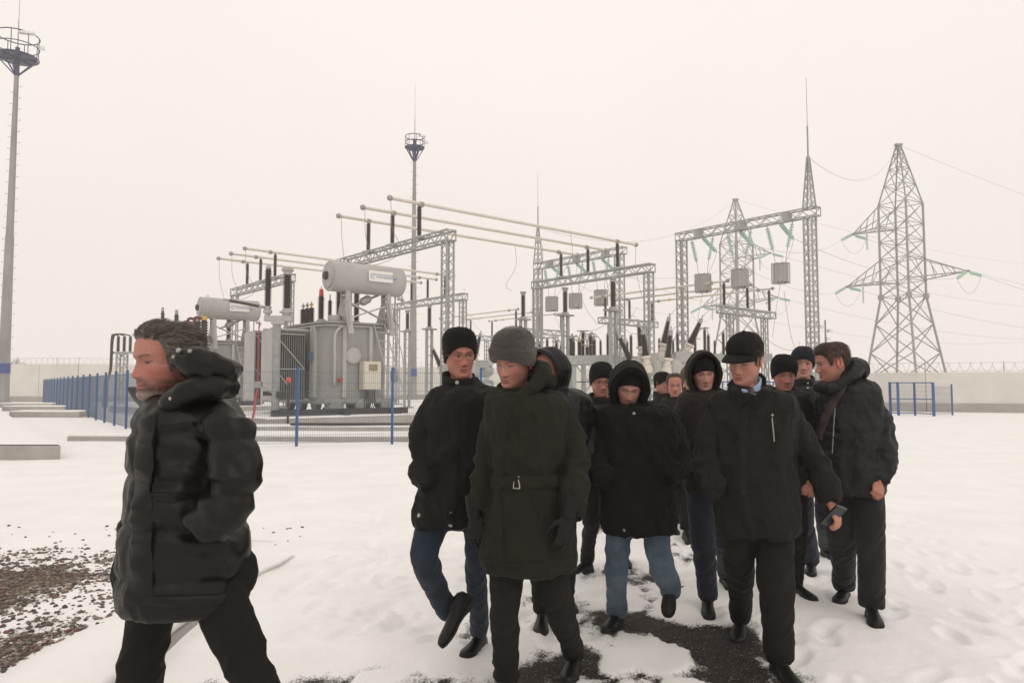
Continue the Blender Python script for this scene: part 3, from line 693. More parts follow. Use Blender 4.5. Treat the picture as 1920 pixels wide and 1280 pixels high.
    # bushings
    for x, y, z0, z1, r_, cap in ((-1.0, 1.55, 4.3, 5.3, .15, 'redcap'), (0, 1.9, 4.35, 5.75, .15, 'clamp'), (.85, 1.9, 4.35, 5.75, .15, 'clamp')):
        b_ = ins_part(t, (x, y, z0), (x, y, z1), r_, 14, "bushing", False)
        mb = MB(); mb.tube((x, y, 4.1), (x, y, z0 + .02), .17, .15, 14); obj("turret", mb, TL, b_, True, None, 40)
        mb = MB(); mb.tube((x, y, z1), (x, y, z1 + .28), .1, .08, 12); mb.tube((x, y, z1 + .28), (x, y, z1 + .4), .02, .02, 6); obj("cap", mb, M[cap], b_, True, None, 40)
    for i, y in enumerate((2.25, 2.65, 3.05)):
        b_ = ins_part(t, (-1.1, y, 4.2), (-1.1, y, 4.85), .15, 6, "bushing", False)
        mb = MB(); mb.tube((-1.1, y, 4.85), (-1.1, y, 5.1), .035, .03, 8); mb.box((-1.1, y, 4.98), (.14, .05, .08)); obj("cap", mb, M['clamp' if i else 'yellow'], b_, True, None, 40)
    b_ = ins_part(t, (-.95, .85, 4.3), (-.95, .85, 5.05), .1, 8, "bushing", False)
    mb = MB(); mb.tube((-.95, .85, 4.1), (-.95, .85, 4.3), .1, .09, 10); mb.tube((-.95, .85, 5.05), (-.95, .85, 5.3), .03, .03, 8); obj("turret", mb, TL, b_, True, None, 40)
    mb = MB(); mb.tube((-1.0, .35, 4.1), (-1.0, .35, 4.38), .26, .26, 20); obj("valve_dome", mb, TL, t, True, None, 40)
    # ladder, control cabinet, cables
    mb = MB(); a0, a1, b0, b1 = V(.55, -.14, 4.1), V(1.15, -.75, .95), V(1.05, -.14, 4.1), V(1.75, -.75, .95)
    mb.bar(a0, a1, .07, .04); mb.bar(b0, b1, .07, .04)
    for k in range(1, 9): mb.bar(a0 + (a1 - a0) * k / 9, b0 + (b1 - b0) * k / 9, .035)
    mb.path(bez([b0 + V(.1, -.1, .1), b0 + V(.35, -.25, -.3), b0 + V(.55, -.5, -1.2), b0 + V(.62, -.55, -1.9)], 5), .022, 6); obj("ladder", mb, TL, t)
    mb = MB(); mb.box((.32, -.28, 1.95), (.8, .36, 1.15)); cab = obj("control_cabinet", mb, M['cream'], t)
    mb = MB(); mb.box((.32, -.472, 1.95), (.74, .02, 1.08)); obj("door", mb, M['cream'], cab)
    mb = MB(); mb.box((.34, -.49, 2.27), (.4, .016, .26)); obj("window", mb, M['screen'], cab)
    mb = MB()
    for k in range(6): mb.path(bez([(.1 + k * .09, -.28, 1.4), (.12 + k * .08, -.3, 1.15), (.08 + k * .1, -.25, .9), (.1 + k * .07, -.3, .55)], 4), .02, 6)
    obj("cable_bundle", mb, M['dark'], cab, True)
    mb = MB(); mb.box((-1.66, 1.0, 2.72), (.05, .42, .34)); obj("rating_plate", mb, M['plate'], tank)
    mb = MB(); mb.box((-.95, -.10, 1.72), (.10, .10, .14)); mb.tube((-1.1, -.1, 1.8), (-.8, -.1, 1.8), .022, .022, 8); obj("drain_valve", mb, M['red'], tank)
    mb = MB(); mb.path(bez([(-1.15, -.02, 1.5), (-1.2, -.12, 2.6), (-1.2, -.12, 3.5), (-1.0, -.12, 3.85), (-.8, -.05, 3.95)], 6), .06, 8); obj("bypass_pipe", mb, TL, tank, True)
    return t
TB = V(-6.25, 29.6, 0); TOFF = e1n * 15.7
t1 = transformer(TB, "near grey power transformer with big cylindrical conservator and white name plate")
t2 = copy_tree(t1, label="far grey power transformer partly hidden behind the bare headed man"); t2.location = tuple(TB + TOFF)

def slab(name, poly, z0, z1, label, cat, cap=.05, group=None, m='concrete', base=None):
    base = base if base is not None else V(*np.mean(poly, 0), 0); t = thing(name, label, cat, base, 0, group)
    mb = MB(); mb.prism(poly, z0, z1); obj("body", mb, M[m], t, False, base)
    if cap:
        # a soft snow cover, its rim drawn in a little and its face uneven
        c = np.mean(poly, 0); pl = np.array(poly, float); ring = []
        for i in range(len(pl)):
            a, b_ = pl[i], pl[(i + 1) % len(pl)]; k = max(2, int(np.linalg.norm(b_ - a) / .35))
            for s in range(k): ring.append(a + (b_ - a) * s / k)
        ring = np.array(ring); inn = c + (ring - c) * .985; R = []
        nzv = fbm(np.c_[ring * 1.3, np.zeros(len(ring))], 13, 3) - .5
        R.append([V(x, y, z1 + .003) for x, y in c + (ring - c) * (1 - .01 + nzv[:, None] * .01)])
        R.append([V(x, y, z1 + cap * .6) for x, y in c + (ring - c) * (.995 + nzv[:, None] * .008)]); R.append([V(x, y, z1 + cap + n_ * .03) for (x, y), n_ in zip(inn, nzv)])
        R.append([V(x, y, z1 + cap * 1.1 + n_ * .02) for (x, y), n_ in zip(c + (ring - c) * .9, nzv)])
        mb = MB(); mb.rings(R, True); obj("snow_cover", mb, M['snow'], t, True, base, 70)
    return t
def yrect(base, x0, x1, y0, y1): return [tuple(L2W(base, x, y, 0)[:2]) for x, y in ((x0, y0), (x1, y0), (x1, y1), (x0, y1))]
for b_, w, nm in ((TB, 1, "near"), (TB + TOFF, 2, "far")):
    slab("transformer_pit", yrect(b_, -4.6, 3.0, -1.9, 6.0), -.05, .34, f"snow covered concrete oil pit under the {nm} transformer", "foundation", .05, "oil pits")
    for x, rn in ((-1.15, "left"), (1.15, "right")):
        mb = MB(); o_ = L2W(b_, x, 0, .45); mb.bar(L2W(b_, x, -1.2, .43), L2W(b_, x, 5.4, .43), .2, .16)
        top("wheel_rail", mb, M['dark'], f"{rn} dark steel rail carrying the wheels of the {nm} transformer", "rail", o_, "transformer rails", False)
    mb = MB(); mb.bar(L2W(b_, -3.9, -.55, .5), L2W(b_, 1.9, -.55, .5), .3, .26); top("sleeper_beam", mb, M['dark'], f"long dark beam crossing under the front of the {nm} transformer", "beam", L2W(b_, 0, -.55, .5), "dark sleeper beams", False)

# steel post with brown insulators in front of the near transformer
D_ = 27.0; pb = V(P(516, 760, D_)[0], D_, 0)
ps = thing("arrester_post", "round grey steel post carrying two brown insulators left of the near transformer", "post", pb)
mb = MB(); mb.tube(pb + V(0,0,.1), pb + V(0,0,3.95), .15, .15, 20); pole_ = obj("column", mb, M['galv_dark'], ps, True, pb, 40)
mb = MB(); mb.lathe(pb, pb + V(0,0,.45), [(0, .33), (.15, .33), (.2, .26), (1, .16)], 20); obj("foot", mb, M['galv_dark'], pole_, True, pb, 40)
mb = MB(); mb.box(pb + V(.08, 0, 4.05), (1.05, .3, .2)); mb.box(pb + V(.08, 0, 3.9), (.5, .34, .14)); obj("crossbar", mb, M['tank_light'], ps, False, pb)
a = P(502, 572, D_); ins_part(ps, V(a[0], D_, 4.5), V(a[0], D_, 5.95), .14, 22, off=pb)
mb = MB(); mb.lathe(V(a[0], D_, 4.12), V(a[0], D_, 4.5), [(0, .1), (.3, .1), (.35, .16), (.6, .17), (.7, .12), (1, .15)], 16); obj("pedestal", mb, M['tank_light'], ps, True, pb, 40); mb = MB(); mb.tube(V(a[0], D_, 5.95), V(a[0], D_, 6.1), .1, .06, 12); obj("top_terminal", mb, M['tank_light'], ps, True, pb, 40)
a2_ = P(538, 580, D_); ins_part(ps, V(a2_[0], D_, 4.4), V(a2_[0], D_, 5.72), .175, 20, off=pb)
mb = MB(); mb.lathe(V(a2_[0], D_, 4.14), V(a2_[0], D_, 4.42), [(0, .14), (.4, .2), (.45, .27), (.65, .27), (.7, .17), (1, .17)], 16); obj("pedestal", mb, M['tank_light'], ps, True, pb, 40); mb = MB(); mb.lathe(V(a2_[0], D_, 5.72), V(a2_[0], D_, 5.98), [(0, .16), (.4, .16), (.5, .22), (.7, .24), (.8, .2), (1, .2)], 16); obj("top_terminal", mb, M['tank_light'], ps, True, pb, 40)
mb = MB(); q0, q1 = P(496, 576, D_ - .1), P(418, 561, D_ - .6); d_ = q1 - q0; mb.tube(q0 + d_ * .12, q0 + d_ * .85, .055, .055, 10); obj("rod_insulator", mb, M['brown'], ps, True, pb, 40)
mb = MB(); mb.tube(q0, q0 + d_ * .14, .06, .06, 10); mb.bar(q0, V(a[0], D_, 4.3), .08); obj("rod_clamp", mb, M['clamp'], ps, True, pb, 40)
mb = MB(); mb.tube(q0 + d_ * .84, q1, .05, .035, 10); obj("rod_tip", mb, M['clamp'], ps, True, pb, 40)
mb = MB(); mb.box(pb + V(.22, -.05, 1.2), (.28, .25, .22)); mb.box(pb + V(-.28, -.02, 1.24), (.3, .2, .16)); mb.bar(pb + V(-.3, 0, 1.24), pb + V(.3, 0, 1.24), .08); obj("bracket", mb, M['dark'], ps, False, pb)
mb = MB(); r0, r1, r2 = P(486, 604, 26.7), P(483, 726, 26.7), P(473, 792, 26.2); mb.path([r0, r1], .022, 8); mb.path([r1, r2 + V(0, 0, 0)], .045, 8)
rd_ = top("drive_rod", mb, M['red'], "thin red drive rod slanting down beside the grey steel post", "rod", V(r2[0], r2[1], 0), None, True)
mb = MB(); q = P(483, 726, 26.7); mb.box(q + V(.03, 0, .1), (.24, .2, .24)); mb.bar(q + V(.1, 0, .05), pb + V(0, 0, 1.2), .06); obj("joint_box", mb, M['clamp'], rd_, False, V(r2[0], r2[1], 0))
q0 = P(541, 712, 25.5); mb = MB(); mb.tube(V(q0[0], 25.5, 0), q0, .04, .04, 8)
hp_ = top("marker_stake", mb, M['dark'], "thin black stake topped with a round red knob in front of the radiator", "stake", V(q0[0], 25.5, 0), None, True)
mb = MB(); mb.ball(q0, .1, 8); obj("knob", mb, M['redcap'], hp_, True, V(q0[0], 25.5, 0))

# lamp post and cable stand
lb = V(P(494, 700, 45)[0], 45, 0); mb = MB(); mb.tube(lb, V(lb[0], 45, P(494, 628, 45)[2]), .09, .06, 10); lp = top("lamp_post", mb, M['galv_dark'], "thin grey lamp post seen between the two transformers", "lamp post", lb, None, True)
zt = P(494, 626, 45)[2]; mb = MB(); mb.box((lb[0], 45, zt), (1.1, .12, .09)); mb.box((lb[0] - .5, 45, zt), (.3, .25, .08)); mb.box((lb[0] + .5, 45, zt), (.3, .25, .08)); obj("lamp_head", mb, M['galv_dark'], lp, False, lb)
cb_ = V(P(228, 700, 50)[0], 50, 0); cs_ = thing("cable_stand", "lattice stand with three small insulators and hanging maroon cables left of bare headed man", "cable stand", cb_)
mb = MB(); lattice(mb, cb_, cb_ + V(0, 0, 3.7), .5, step=.5, leg=.09, br=.05); obj("column", mb, M['galv'], cs_, False, cb_)
mb = MB(); mb.box(cb_ + V(.3, 0, 3.8), (1.9, .3, .14)); obj("crossbar", mb, M['galv'], cs_, False, cb_)
for k in range(3):
    p = cb_ + V(-.3 + k * .42, 0, 3.88); ins_part(cs_, p, p + V(0, 0, 1.05), .13, 8, off=cb_)
    mb = MB(); mb.path(bez([p + V(0, -.02, 1.12), p + V(-.22 - .2 * k, -.1, 1.16 + .03 * k), p + V(-.38 - .34 * k, -.2, .95), p + V(-.42 - .36 * k, -.2, -1.2), p + V(-.62 - .40 * k, -.2, -2.2), p + V(-.55 - .42 * k, -.2, -2.9), p + V(-.62 - .42 * k, -.2, -3.88)], 7), .042, 7); obj("cable", mb, M['dark' if k else 'cable'], cs_, True, cb_)
mb = MB(); q = cb_ + V(-.98, -.2, 0); mb.tube(q, q + V(.05, 0, 2.0), .17, .15, 10); obj("cable_sleeve", mb, M['cable'], cs_, True, cb_, 40)

# red tipped cable ends and arresters in front of the far transformer
for k, (px, y0, y1, rp, dd, capm, lab) in enumerate(((331, 589, 640, 5, 36, 'clamp', "grey capped brown arrester just left of the far conservator"), (305, 584, 640, 4, 38, 'clamp', "slim brown arrester farthest left by the bare headed man's hair"),
        (357, 610, 650, 7, 39, 'redcap', "squat ribbed bushing with red top beside the far transformer"), (369, 603, 650, 7, 39, 'clamp', "squat ribbed bushing with grey top beside the far transformer"), (383, 600, 650, 8, 39, 'yellow', "squat ribbed bushing with yellow top beside the far transformer"))):
    a, b_ = P(px, y1, dd), P(px, y0, dd); r_ = rp * dd / F_PX; bs_ = V(a[0], a[1], 0); t = thing("surge_arrester", lab, "arrester", bs_, 0, "arresters by the far transformer")
    ins_part(t, a, b_, r_, 9, off=bs_, caps=False)
    mb = MB(); mb.tube(b_, b_ + V(0, 0, .22), r_ * .7, r_ * .5, 10); obj("cap", mb, M[capm], t, True, bs_, 40)
    mb = MB(); mb.tube(bs_, a, r_ * .6, r_ * .6, 10); mb.box(a, (r_ * 2.4, r_ * 2.4, .08)); obj("stand", mb, M['galv'], t, True, bs_, 40)
for px, y0, y1, lab in ((343, 604, 690, "left"), (352, 598, 690, "middle"), (364, 596, 690, "right")):
    mb = MB(); pts = bez([P(px + 14, y0 + 1, 38.5), P(px + 4, y0 - 1, 38.5), P(px, y0 + 6, 38.5), P(px - 2, y0 + 40, 38.5), P(px - 3, y1, 38.5), V(P(px - 3, y1, 38.5)[0], 38.5, 0)], 6); mb.path(pts, .075, 8)
    top("riser_cable", mb, M['cable'], f"{lab} one of three maroon riser cables beside the bare headed man's hair", "cable", V(pts[-1][0], 38.5, 0), "maroon riser cables", True)

# ---------------------------------------------------------------- tall instrument posts
def inst_post(base, zi, zt_, label, r=.15):
    t = thing("instrument_post", label, "post", (base[0], base[1], 0), YAW, "instrument posts")
    mb = MB()
    for x in (-.19, .19): mb.bar((x, 0, .05), (x, 0, zi - .1), .14, .14)
    for k in range(1, 9): mb.bar((-.19, 0, zi * k / 9), (.19, 0, zi * k / 9), .05)
    mb.box((0, 0, .04), (.8, .5, .08)); obj("column", mb, M['galv'], t)
    mb = MB(); mb.box((0, 0, zi - .06), (.85, .5, .09)); mb.tube((0, 0, zi - .02), (0, 0, zi + .1), .2, .18, 14); obj("platform", mb, M['clamp'], t, True, None, 40)
    ins_part(t, (0, 0, zi + .08), (0, 0, zt_), r, 20, caps=False)
    mb = MB(); mb.lathe((0, 0, zt_), (0, 0, zt_ + .22), [(0, r), (.5, r * .8), (.6, r * 1.2), (1, r * 1.2)], 14); obj("top_terminal", mb, M['clamp'], t, True, None, 40)
    return t
for (px, dd), nm in (((1060, 38), "central"), ((1150, 34), "right"), ((981, 42), "left")):
    b_ = V(P(px, 640, dd)[0], dd, 0); zt_ = {38: 6.5, 34: 6.45, 42: 6.8}[dd]; zi = {38: 5.3, 34: 5.15, 42: 5.45}[dd]
    where = {"central": "right of the grey beanie and portal leg", "right": "above the black hood", "left": "directly above the grey beanie"}[nm]
    p1 = inst_post(b_, zi, zt_, f"twin legged post with thick brown insulator, {where}")
    w2 = {"central": "just right of the mast with the blue band", "right": "farthest right of three left of the black beanie", "left": "between near transformer and mast"}[nm]
    c = copy_tree(p1, label=f"small twin legged post with brown insulator, {w2}"); c.location = tuple(b_ + e1n * 15.3)

# ---------------------------------------------------------------- circuit breakers with fanned bushings
def breaker(off, label, dscale=1.0):
    base = V(7.0, 35.2, 0); t = thing("circuit_breaker", label, "circuit breaker", base, 0, "dead tank circuit breakers")
    B_ = [((1182, 676), (1162, 633), 34), ((1211, 669), (1206, 626), 33.5), ((1252, 673), (1257, 628), 33.5), ((1202, 651), (1198, 613), 36.5), ((1244, 646), (1253, 602), 36.5), ((1293, 647), (1312, 605), 36)]
    for (bx, by), (tx, ty), dd in B_:
        a, b_ = P(bx, by, dd), P(tx, ty, dd); d = norm(b_ - a)
        o = ins_part(t, a, b_, .215, 22, "bushing", False, off=base, taper=.42, )
        mb = MB(); mb.tube(b_ - d * .02, b_ + d * .22, .12, .09, 12); mb.tube(b_ + d * .22, b_ + d * .42, .03, .03, 6); obj("terminal", mb, M['clamp'], o, True, base, 40)
        mb = MB(); mb.lathe(a - d * .75, a + d * .05, [(0, .24), (.3, .26), (.5, .19), (.52, .23), (.6, .23), (.62, .17), (.85, .16), (.87, .25), (1, .24)], 18); obj("current_transformer", mb, M['cream'], o, True, base, 40)
    for k, px in enumerate((1205, 1235, 1268)):
        a, b_ = P(px - 9, 690, 33.6), P(px + 9, 686, 36.4); mb = MB(); mb.lathe(a, b_, [(0, .3), (.03, .42), (.97, .42), (1, .3)], 20); obj("tank", mb, M['tank_light'], t, True, base, 40)
    mb = MB()
    for px in (1185, 1300):
        q = P(px, 690, 35); mb.bar((q[0], 34.2, 1.7), (q[0], 36.2, 1.7), .2); 
        for y in (34.3, 36.1): mb.bar((q[0], y, 0), (q[0], y, 1.7), .16)
    q0, q1 = P(1185, 690, 35), P(1300, 690, 35)
    for y in (34.3, 36.1): mb.bar((q0[0], y, 1.78), (q1[0], y, 1.78), .2)
    obj("support_frame", mb, M['galv'], t, False, base)
    mb = MB(); q = P(1215, 668, 33.2); mb.box((q[0] + .2, 33.9, 2.75), (.8, .5, .6)); obj("mechanism_box", mb, M['tank_light'], t, False, base); mb = MB(); q = P(1290, 662, 34); mb.box((q[0] - .1, 34.6, 2.9), (.8, .5, .5)); obj("mechanism_box", mb, M['tank_light'], t, False, base)
    return t
cb1 = breaker(0, "near circuit breaker with six fanned dark bushings on cream bases, behind the hooded men")
c = copy_tree(cb1, label="far circuit breaker with slanting dark bushings between black beanie and grey beanie"); c.location = tuple(V(7.0, 35.2, 0) + e1n * 15.4)

# ---------------------------------------------------------------- disconnector frames
def disconnector(items, beam, dd, label, legs=True):
    (bx0, by0), (bx1, by1) = beam; q0, q1 = P(bx0, by0, dd), P(bx1, by1, dd); base = V((q0[0] + q1[0]) / 2, dd, 0)
    t = thing("disconnector", label, "disconnector", base, 0, "disconnector frames")
    mb = MB(); h = .5
    for y in (-.8, .8):
        mb.bar(q0 + V(-.2, y, -.28), q1 + V(.2, y, -.28), .16, .44)
    k = 6
    for i in range(k): mb.bar(q0 + (q1 - q0) * i / (k - 1) + V(0, -.8, -.1), q0 + (q1 - q0) * i / (k - 1) + V(0, .8, -.1), .12)
    obj("top_frame", mb, M['galv'], t, False, base)
    for s in (.12, .88):
        for y in (-.7, .7):
            mb = MB(); q = q0 + (q1 - q0) * s; mb.bar((q[0], dd + y, 0), (q[0], dd + y, q[2] - .3), .2); obj("leg", mb, M['galv'], t, False, base)
    mb = MB(); a, b_ = q0 + (q1 - q0) * .12, q0 + (q1 - q0) * .88; mb.bar((a[0], dd - .7, .5), (b_[0], dd - .7, b_[2] - .4), .07); mb.bar((b_[0], dd - .72, .5), (a[0], dd - .72, a[2] - .4), .07); obj("brace", mb, M['galv'], t, False, base)
    prev = None
    for px, y0, capm, dy in items:
        b_ = P(px, y0, dd + dy); s = (px - bx0) / (bx1 - bx0); zb = q0[2] + (q1[2] - q0[2]) * s
        a = V(b_[0], dd + dy, zb - .05); o = ins_part(t, a, b_, .115, 15, off=base)
        mb = MB(); mb.box(b_ + V(0, 0, .06), (.10, .09, .10)); obj("terminal", mb, M[capm], o, False, base)
        if prev is not None and abs(px - prev[0]) < 26:
            mb = MB(); mb.path(bez([prev[1] + V(0, 0, .12), (prev[1] + b_) / 2 + V(0, 0, .3), b_ + V(0, 0, .12)], 4), .03, 6); mb.bar(prev[1] + V(-.3, 0, .1), prev[1] + V(.3, 0, .1), .05); obj("blade", mb, M['clamp'], t, True, base)
        prev = (px, b_)
    return t
disconnector(((1071, 634, 'clamp', -.6), (1075, 640, 'clamp', .6), (1086, 640, 'yellow', -.6), (1093, 624, 'clamp', .6), (1101, 650, 'yellow', -.7), (1107, 630, 'clamp', .6), (1114, 637, 'clamp', -.6), (1140, 627, 'clamp', .6)),
             ((1064, 666), (1146, 664)), 36, "disconnector frame with a row of slim dark insulators right of the black quilted hood")
disconnector(((1183, 630, 'clamp', 0), (1270, 624, 'clamp', .6), (1303, 638, 'clamp', -.5), (1321, 618, 'clamp', .5), (1328, 629, 'clamp', -.5), (1356, 624, 'clamp', .5), (1420, 626, 'yellow', 0)),
             ((1175, 667), (1432, 662)), 43, "disconnector frame with slim dark insulators behind the breaker and the black cap")
disconnector(((997, 632, 'clamp', 0), (1012, 645, 'clamp', .5), (1026, 637, 'redcap', -.5), (1043, 643, 'clamp', .5), (1052, 648, 'clamp', -.5)), ((990, 672), (1058, 671)), 46, "disconnector frame with a red tipped insulator behind the grey beanie")

disconnector(((1088, 642, 'clamp', 0), (1112, 634, 'clamp', .5), (1126, 640, 'clamp', -.5), (1163, 632, 'clamp', .5), (1176, 642, 'redcap', 0)), ((1082, 668), (1182, 667)), 52, "far disconnector frame, smaller dark insulators seen between the twin legged posts")
disconnector(((1236, 636, 'clamp', 0), (1262, 640, 'clamp', .5), (1282, 632, 'clamp', -.5), (1340, 640, 'clamp', .5)), ((1228, 664), (1350, 662)), 54, "far disconnector frame seen just behind the fanned breaker bushings")
# slack wires
k = 0
def L_(s): return s
for s, nm in zip(SS, ("near", "middle", "far")):
    p, q = L2W(G1, 0, s, 9.55), L2W(G2, 0, s, 9.55); d = norm(q - p); e = p - d * 1.45
    wire(bez([e, e + V(.05, 0, -1.2), e + V(.25, .3, -2.4), L2W(TB, -.5 + k * .9, 1.9, 6.15)], 6), f"slack drop wire from the {nm} bus tube end towards the near transformer", .012)
    p3 = L2W(G3, 0, s, 9.55); e = p3 - d * 1.8
    wire(bez([e, e + V(.05, 0, -1.2), e + V(.3, .4, -2.6), L2W(TB + TOFF, -.5 + k * .9, 1.9, 6.15)], 6), f"slack drop wire from the {nm} bus tube end towards the far transformer", .012)
    e = q + d * (1.55 - .1 * k); wire(bez([e, e + V(.05, .1, -1.4), e + V(.5, .5, -3.0), e + V(1.4, 1.2, -4.2)], 6), f"slack drop wire from the right end of the {nm} long bus tube", .012)
    m_ = p + (q - p) * .72; wire(bez([m_, m_ + V(.05, -.1, -1.2), m_ + V(-.5, -.3, -2.3), m_ + V(-.2, .1, -2.6)], 6), f"loose curled wire under the middle of the {nm} long bus tube", .012)
    k += 1
for i, (a, b_, sg) in enumerate((((1253, 598, 36), (1300, 560, 44), -.3), ((1313, 601, 36), (1360, 590, 42), -.5), ((1198, 612, 36), (1180, 598, 48), -.4), ((1257, 626, 33.5), (1290, 640, 40), -.6), ((1206, 624, 33.5), (1150, 590, 40), .4), ((1095, 622, 36), (1180, 560, 48), .5), ((1140, 626, 36), (1195, 575, 46), .4),
        ((840, 540, 50), (900, 600, 66), .5), ((885, 602, 66), (985, 640, 44), .8), ((870, 540, 52), (884, 640, 46), .6), ((1072, 632, 36), (1040, 590, 60), .4), ((1470, 545, 38.8), (1500, 640, 45), 1.5), ((1400, 590, 43), (1530, 640, 42), 1.2), ((1010, 545, 50), (975, 600, 42), .5))):
    lab = ("curled wire above the tallest breaker bushing", "wire arching from the right hand breaker bushing", "wire above the left breaker bushing", "wire leaving the front right breaker bushing", "wire leaving the front middle breaker bushing", "long wire rising from the disconnector row to the bus frame", "wire rising from the rightmost insulator of the disconnector row",
           "wire from the far gantry down past the black beanie", "wire drooping behind the grey beanie from the small bus frame", "wire dropping to the far breaker", "wire rising from the left end of the disconnector row", "long slack loop below the right hand line trap", "slack wire running right from the low bus frame", "wire dropping beside the tall post above the grey beanie")[i]
    wire(sagged(P(*a), P(*b_), sg, 11), lab, .012)
mb = MB(); q = P(1549, 660, 39); bs_ = V(q[0], 39, 0); t = thing("camera_pole", "slim pole with small camera arms beside the right portal leg", "camera pole", bs_)
mb.tube(bs_, P(1547, 600, 39), .06, .05, 8); obj("pole", mb, M['galv_dark'], t, True, bs_)
for px, py in ((1540, 612), (1556, 620), (1552, 635)):
    mb = MB(); a = P(1547, py + 3, 39); b_ = P(px, py, 39); mb.bar(a, b_, .05); mb.box(b_, (.2, .35, .16)); obj("camera_arm", mb, M['white'], t, False, bs_)

# ---------------------------------------------------------------- walls, razor wire, trees beyond
def wall(pts, H, label, lw, panel=4.0):
    base = V(*pts[0], 0); t = thing("perimeter_wall", label, "wall", base, 0, "perimeter walls")
    pl, ca = MB(), MB(); rz = MB()
    for (x0, y0), (x1, y1) in zip(pts[:-1], pts[1:]):
        a, b_ = V(x0, y0, 0), V(x1, y1, 0); L = np.linalg.norm(b_ - a); n_ = max(1, round(L / panel)); d = (b_ - a) / L
        ang = math.atan2(d[1], d[0]); Rm = np.array(Matrix.Rotation(ang, 3, 'Z'))
        for i in range(n_):
            c_ = a + d * (i + .5) * L / n_; w = L / n_
            dj = float(vnoise(V(c_[0], c_[1], 3.3), 5)) * .03
            mb = MB(); mb.box(c_ + V(0, 0, H / 2 + .2) + np.cross(d, V(0,0,1)) * dj, (w - .03, .16, H - .4), Rm); obj("panel", mb, M['wall_conc'], t, False, base)
        mb = MB(); mb.box((a + b_) / 2 + V(0, 0, .2), (L, .34, .62), Rm); obj("plinth", mb, M['plinth'], t, False, base)
    lab2 = lw; cnt = 0
    for (x0, y0), (x1, y1) in zip(pts[:-1], pts[1:]):
        a, b_ = V(x0, y0, H), V(x1, y1, H); L = np.linalg.norm(b_ - a); d = (b_ - a) / L; nn = np.cross(d, V(0, 0, 1)); turns = L / .55; pp = []
        for u in np.linspace(0, 1, int(turns * 11)):
            q = 2 * math.pi * turns * u; jit = .03 * math.sin(u * 57)
            pp.append(a + d * L * u + nn * .28 * math.cos(q) + V(0, 0, .30 + jit + .27 * math.sin(q)))
        rz.path(pp, .011, 3, False)
        for i in range(int(L / 4) + 1):
            q = a + d * min(L, i * 4.0); rz.bar(q, q + V(0, 0, .62), .035)
        for z in (.08, .55): rz.path([a + V(0, 0, z), b_ + V(0, 0, z)], .01, 3, False)
    top("razor_wire", rz, M['razor'], lw, "razor wire", base, "razor wire coils", False)
wall([(-78, 70), (-40, 66.5), (-8, 80), (26, 88)], 3.5, "long pale concrete wall at the back of the yard, beyond the left mast", "looped razor wire along top of the wall behind the left mast and transformers")
wall([(17.5, 46.5), (24.2, 42.2), (42, 36.8)], 2.3, "pale concrete wall at the right with the blue gate before it", "looped razor wire along top of the right wall under the pylon", 5.6)

def bare_tree(base, H, label, seed):
    r_ = random.Random(seed); t = thing("bare_tree", label, "tree", base, 0, "leafless trees beyond the wall"); tr, tw = MB(), MB()
    def grow(p, d, L, rad, lev):
        q = p + d * L; (tr if lev < 2 else tw).tube(p, q, rad, rad * .65, 5)
        if lev >= 5: return
        for k in range(3 if lev < 4 else 4):
            nd = norm(d * .9 + V(r_.uniform(-1, 1), r_.uniform(-1, 1), r_.uniform(-.1, .8)) * .7); grow(p + d * L * r_.uniform(.55, 1), nd, L * r_.uniform(.6, .8), max(rad * .6, .012), lev + 1)
    grow(V(0, 0, 0), V(0, 0, 1), H * .3, H * .018, 0)
    obj("trunk", tr, M['bark'], t); obj("crown", tw, M['bark'], t)
bare_tree((-75, 110, 0), 7.5, "leafless bushy tree beyond the wall right of the left mast", 3)
bare_tree((-71, 112, 0), 6, "smaller leafless tree next to the bushy one by the left mast", 4)
bare_tree((-39, 112, 0), 5.5, "faint leafless tree behind the yard left of the steel post", 5)
bare_tree((-36, 118, 0), 5.5, "faint leafless tree behind the yard near the red drive rod", 6)

# ---------------------------------------------------------------- blue mesh fences
def fence(pts, Hp, label, hm=None, group="blue mesh fences", skip_mesh=()):
    base = V(*pts[0], 0); t = thing("mesh_fence", label, "fence", base, 0, group)
    for (x, y) in pts:
        mb = MB(); mb.box((x, y, Hp / 2), (.062, .062, Hp)); mb.box((x, y, Hp + .01), (.07, .07, .03)); obj("post", mb, M['blue'], t, False, base)
    for (x0, y0), (x1, y1) in zip(pts[:-1], pts[1:]):
        a, b_ = V(x0, y0, 0), V(x1, y1, 0); L = np.linalg.norm(b_ - a); d = (b_ - a) / L; mb = MB(); nrm = np.cross(d, V(0,0,1)); hm_ = hm or Hp - .08
        n_ = int(L / .055)
        for i in range(1, n_): q = a + d * L * i / n_ + nrm * .035; mb.bar(q + V(0,0,.06), q + V(0,0,hm_), .0042, .0042)
        for z in (.08, .28, .5, .8, 1.1, 1.4, 1.6, hm_ - .04): mb.bar(a + nrm * .042 + V(0,0,z), b_ + nrm * .042 + V(0,0,z), .007, .007)
        obj("mesh_panel", mb, M['blue_wire'], t, False, base)
frow = [(-9.0, 19.4)]
for i in range(1, 21): frow.append((-9.0 - 1.545 * i * (1 + .0032 * i), 19.4 + 2.05 * i * (1 + .005 * i)))
fence(frow, 2.06, "long blue wire mesh fence running away along the left side of the yard")
ff = [(-9.0, 19.4), (-7.95, 17.95), (-5.5, 18.5), (-3.17, 19.15), (-.85, 19.8), (1.5, 20.45)]
fence(ff[1:], 2.0, "blue wire mesh fence across the front of the near transformer")
fence([(3.0, 37.2), (5.6, 37.2), (8.2, 37.1), (10.8, 37), (13.4, 37), (16, 37.0), (18.6, 37)], 1.72, "distant blue mesh fence behind the walking group")
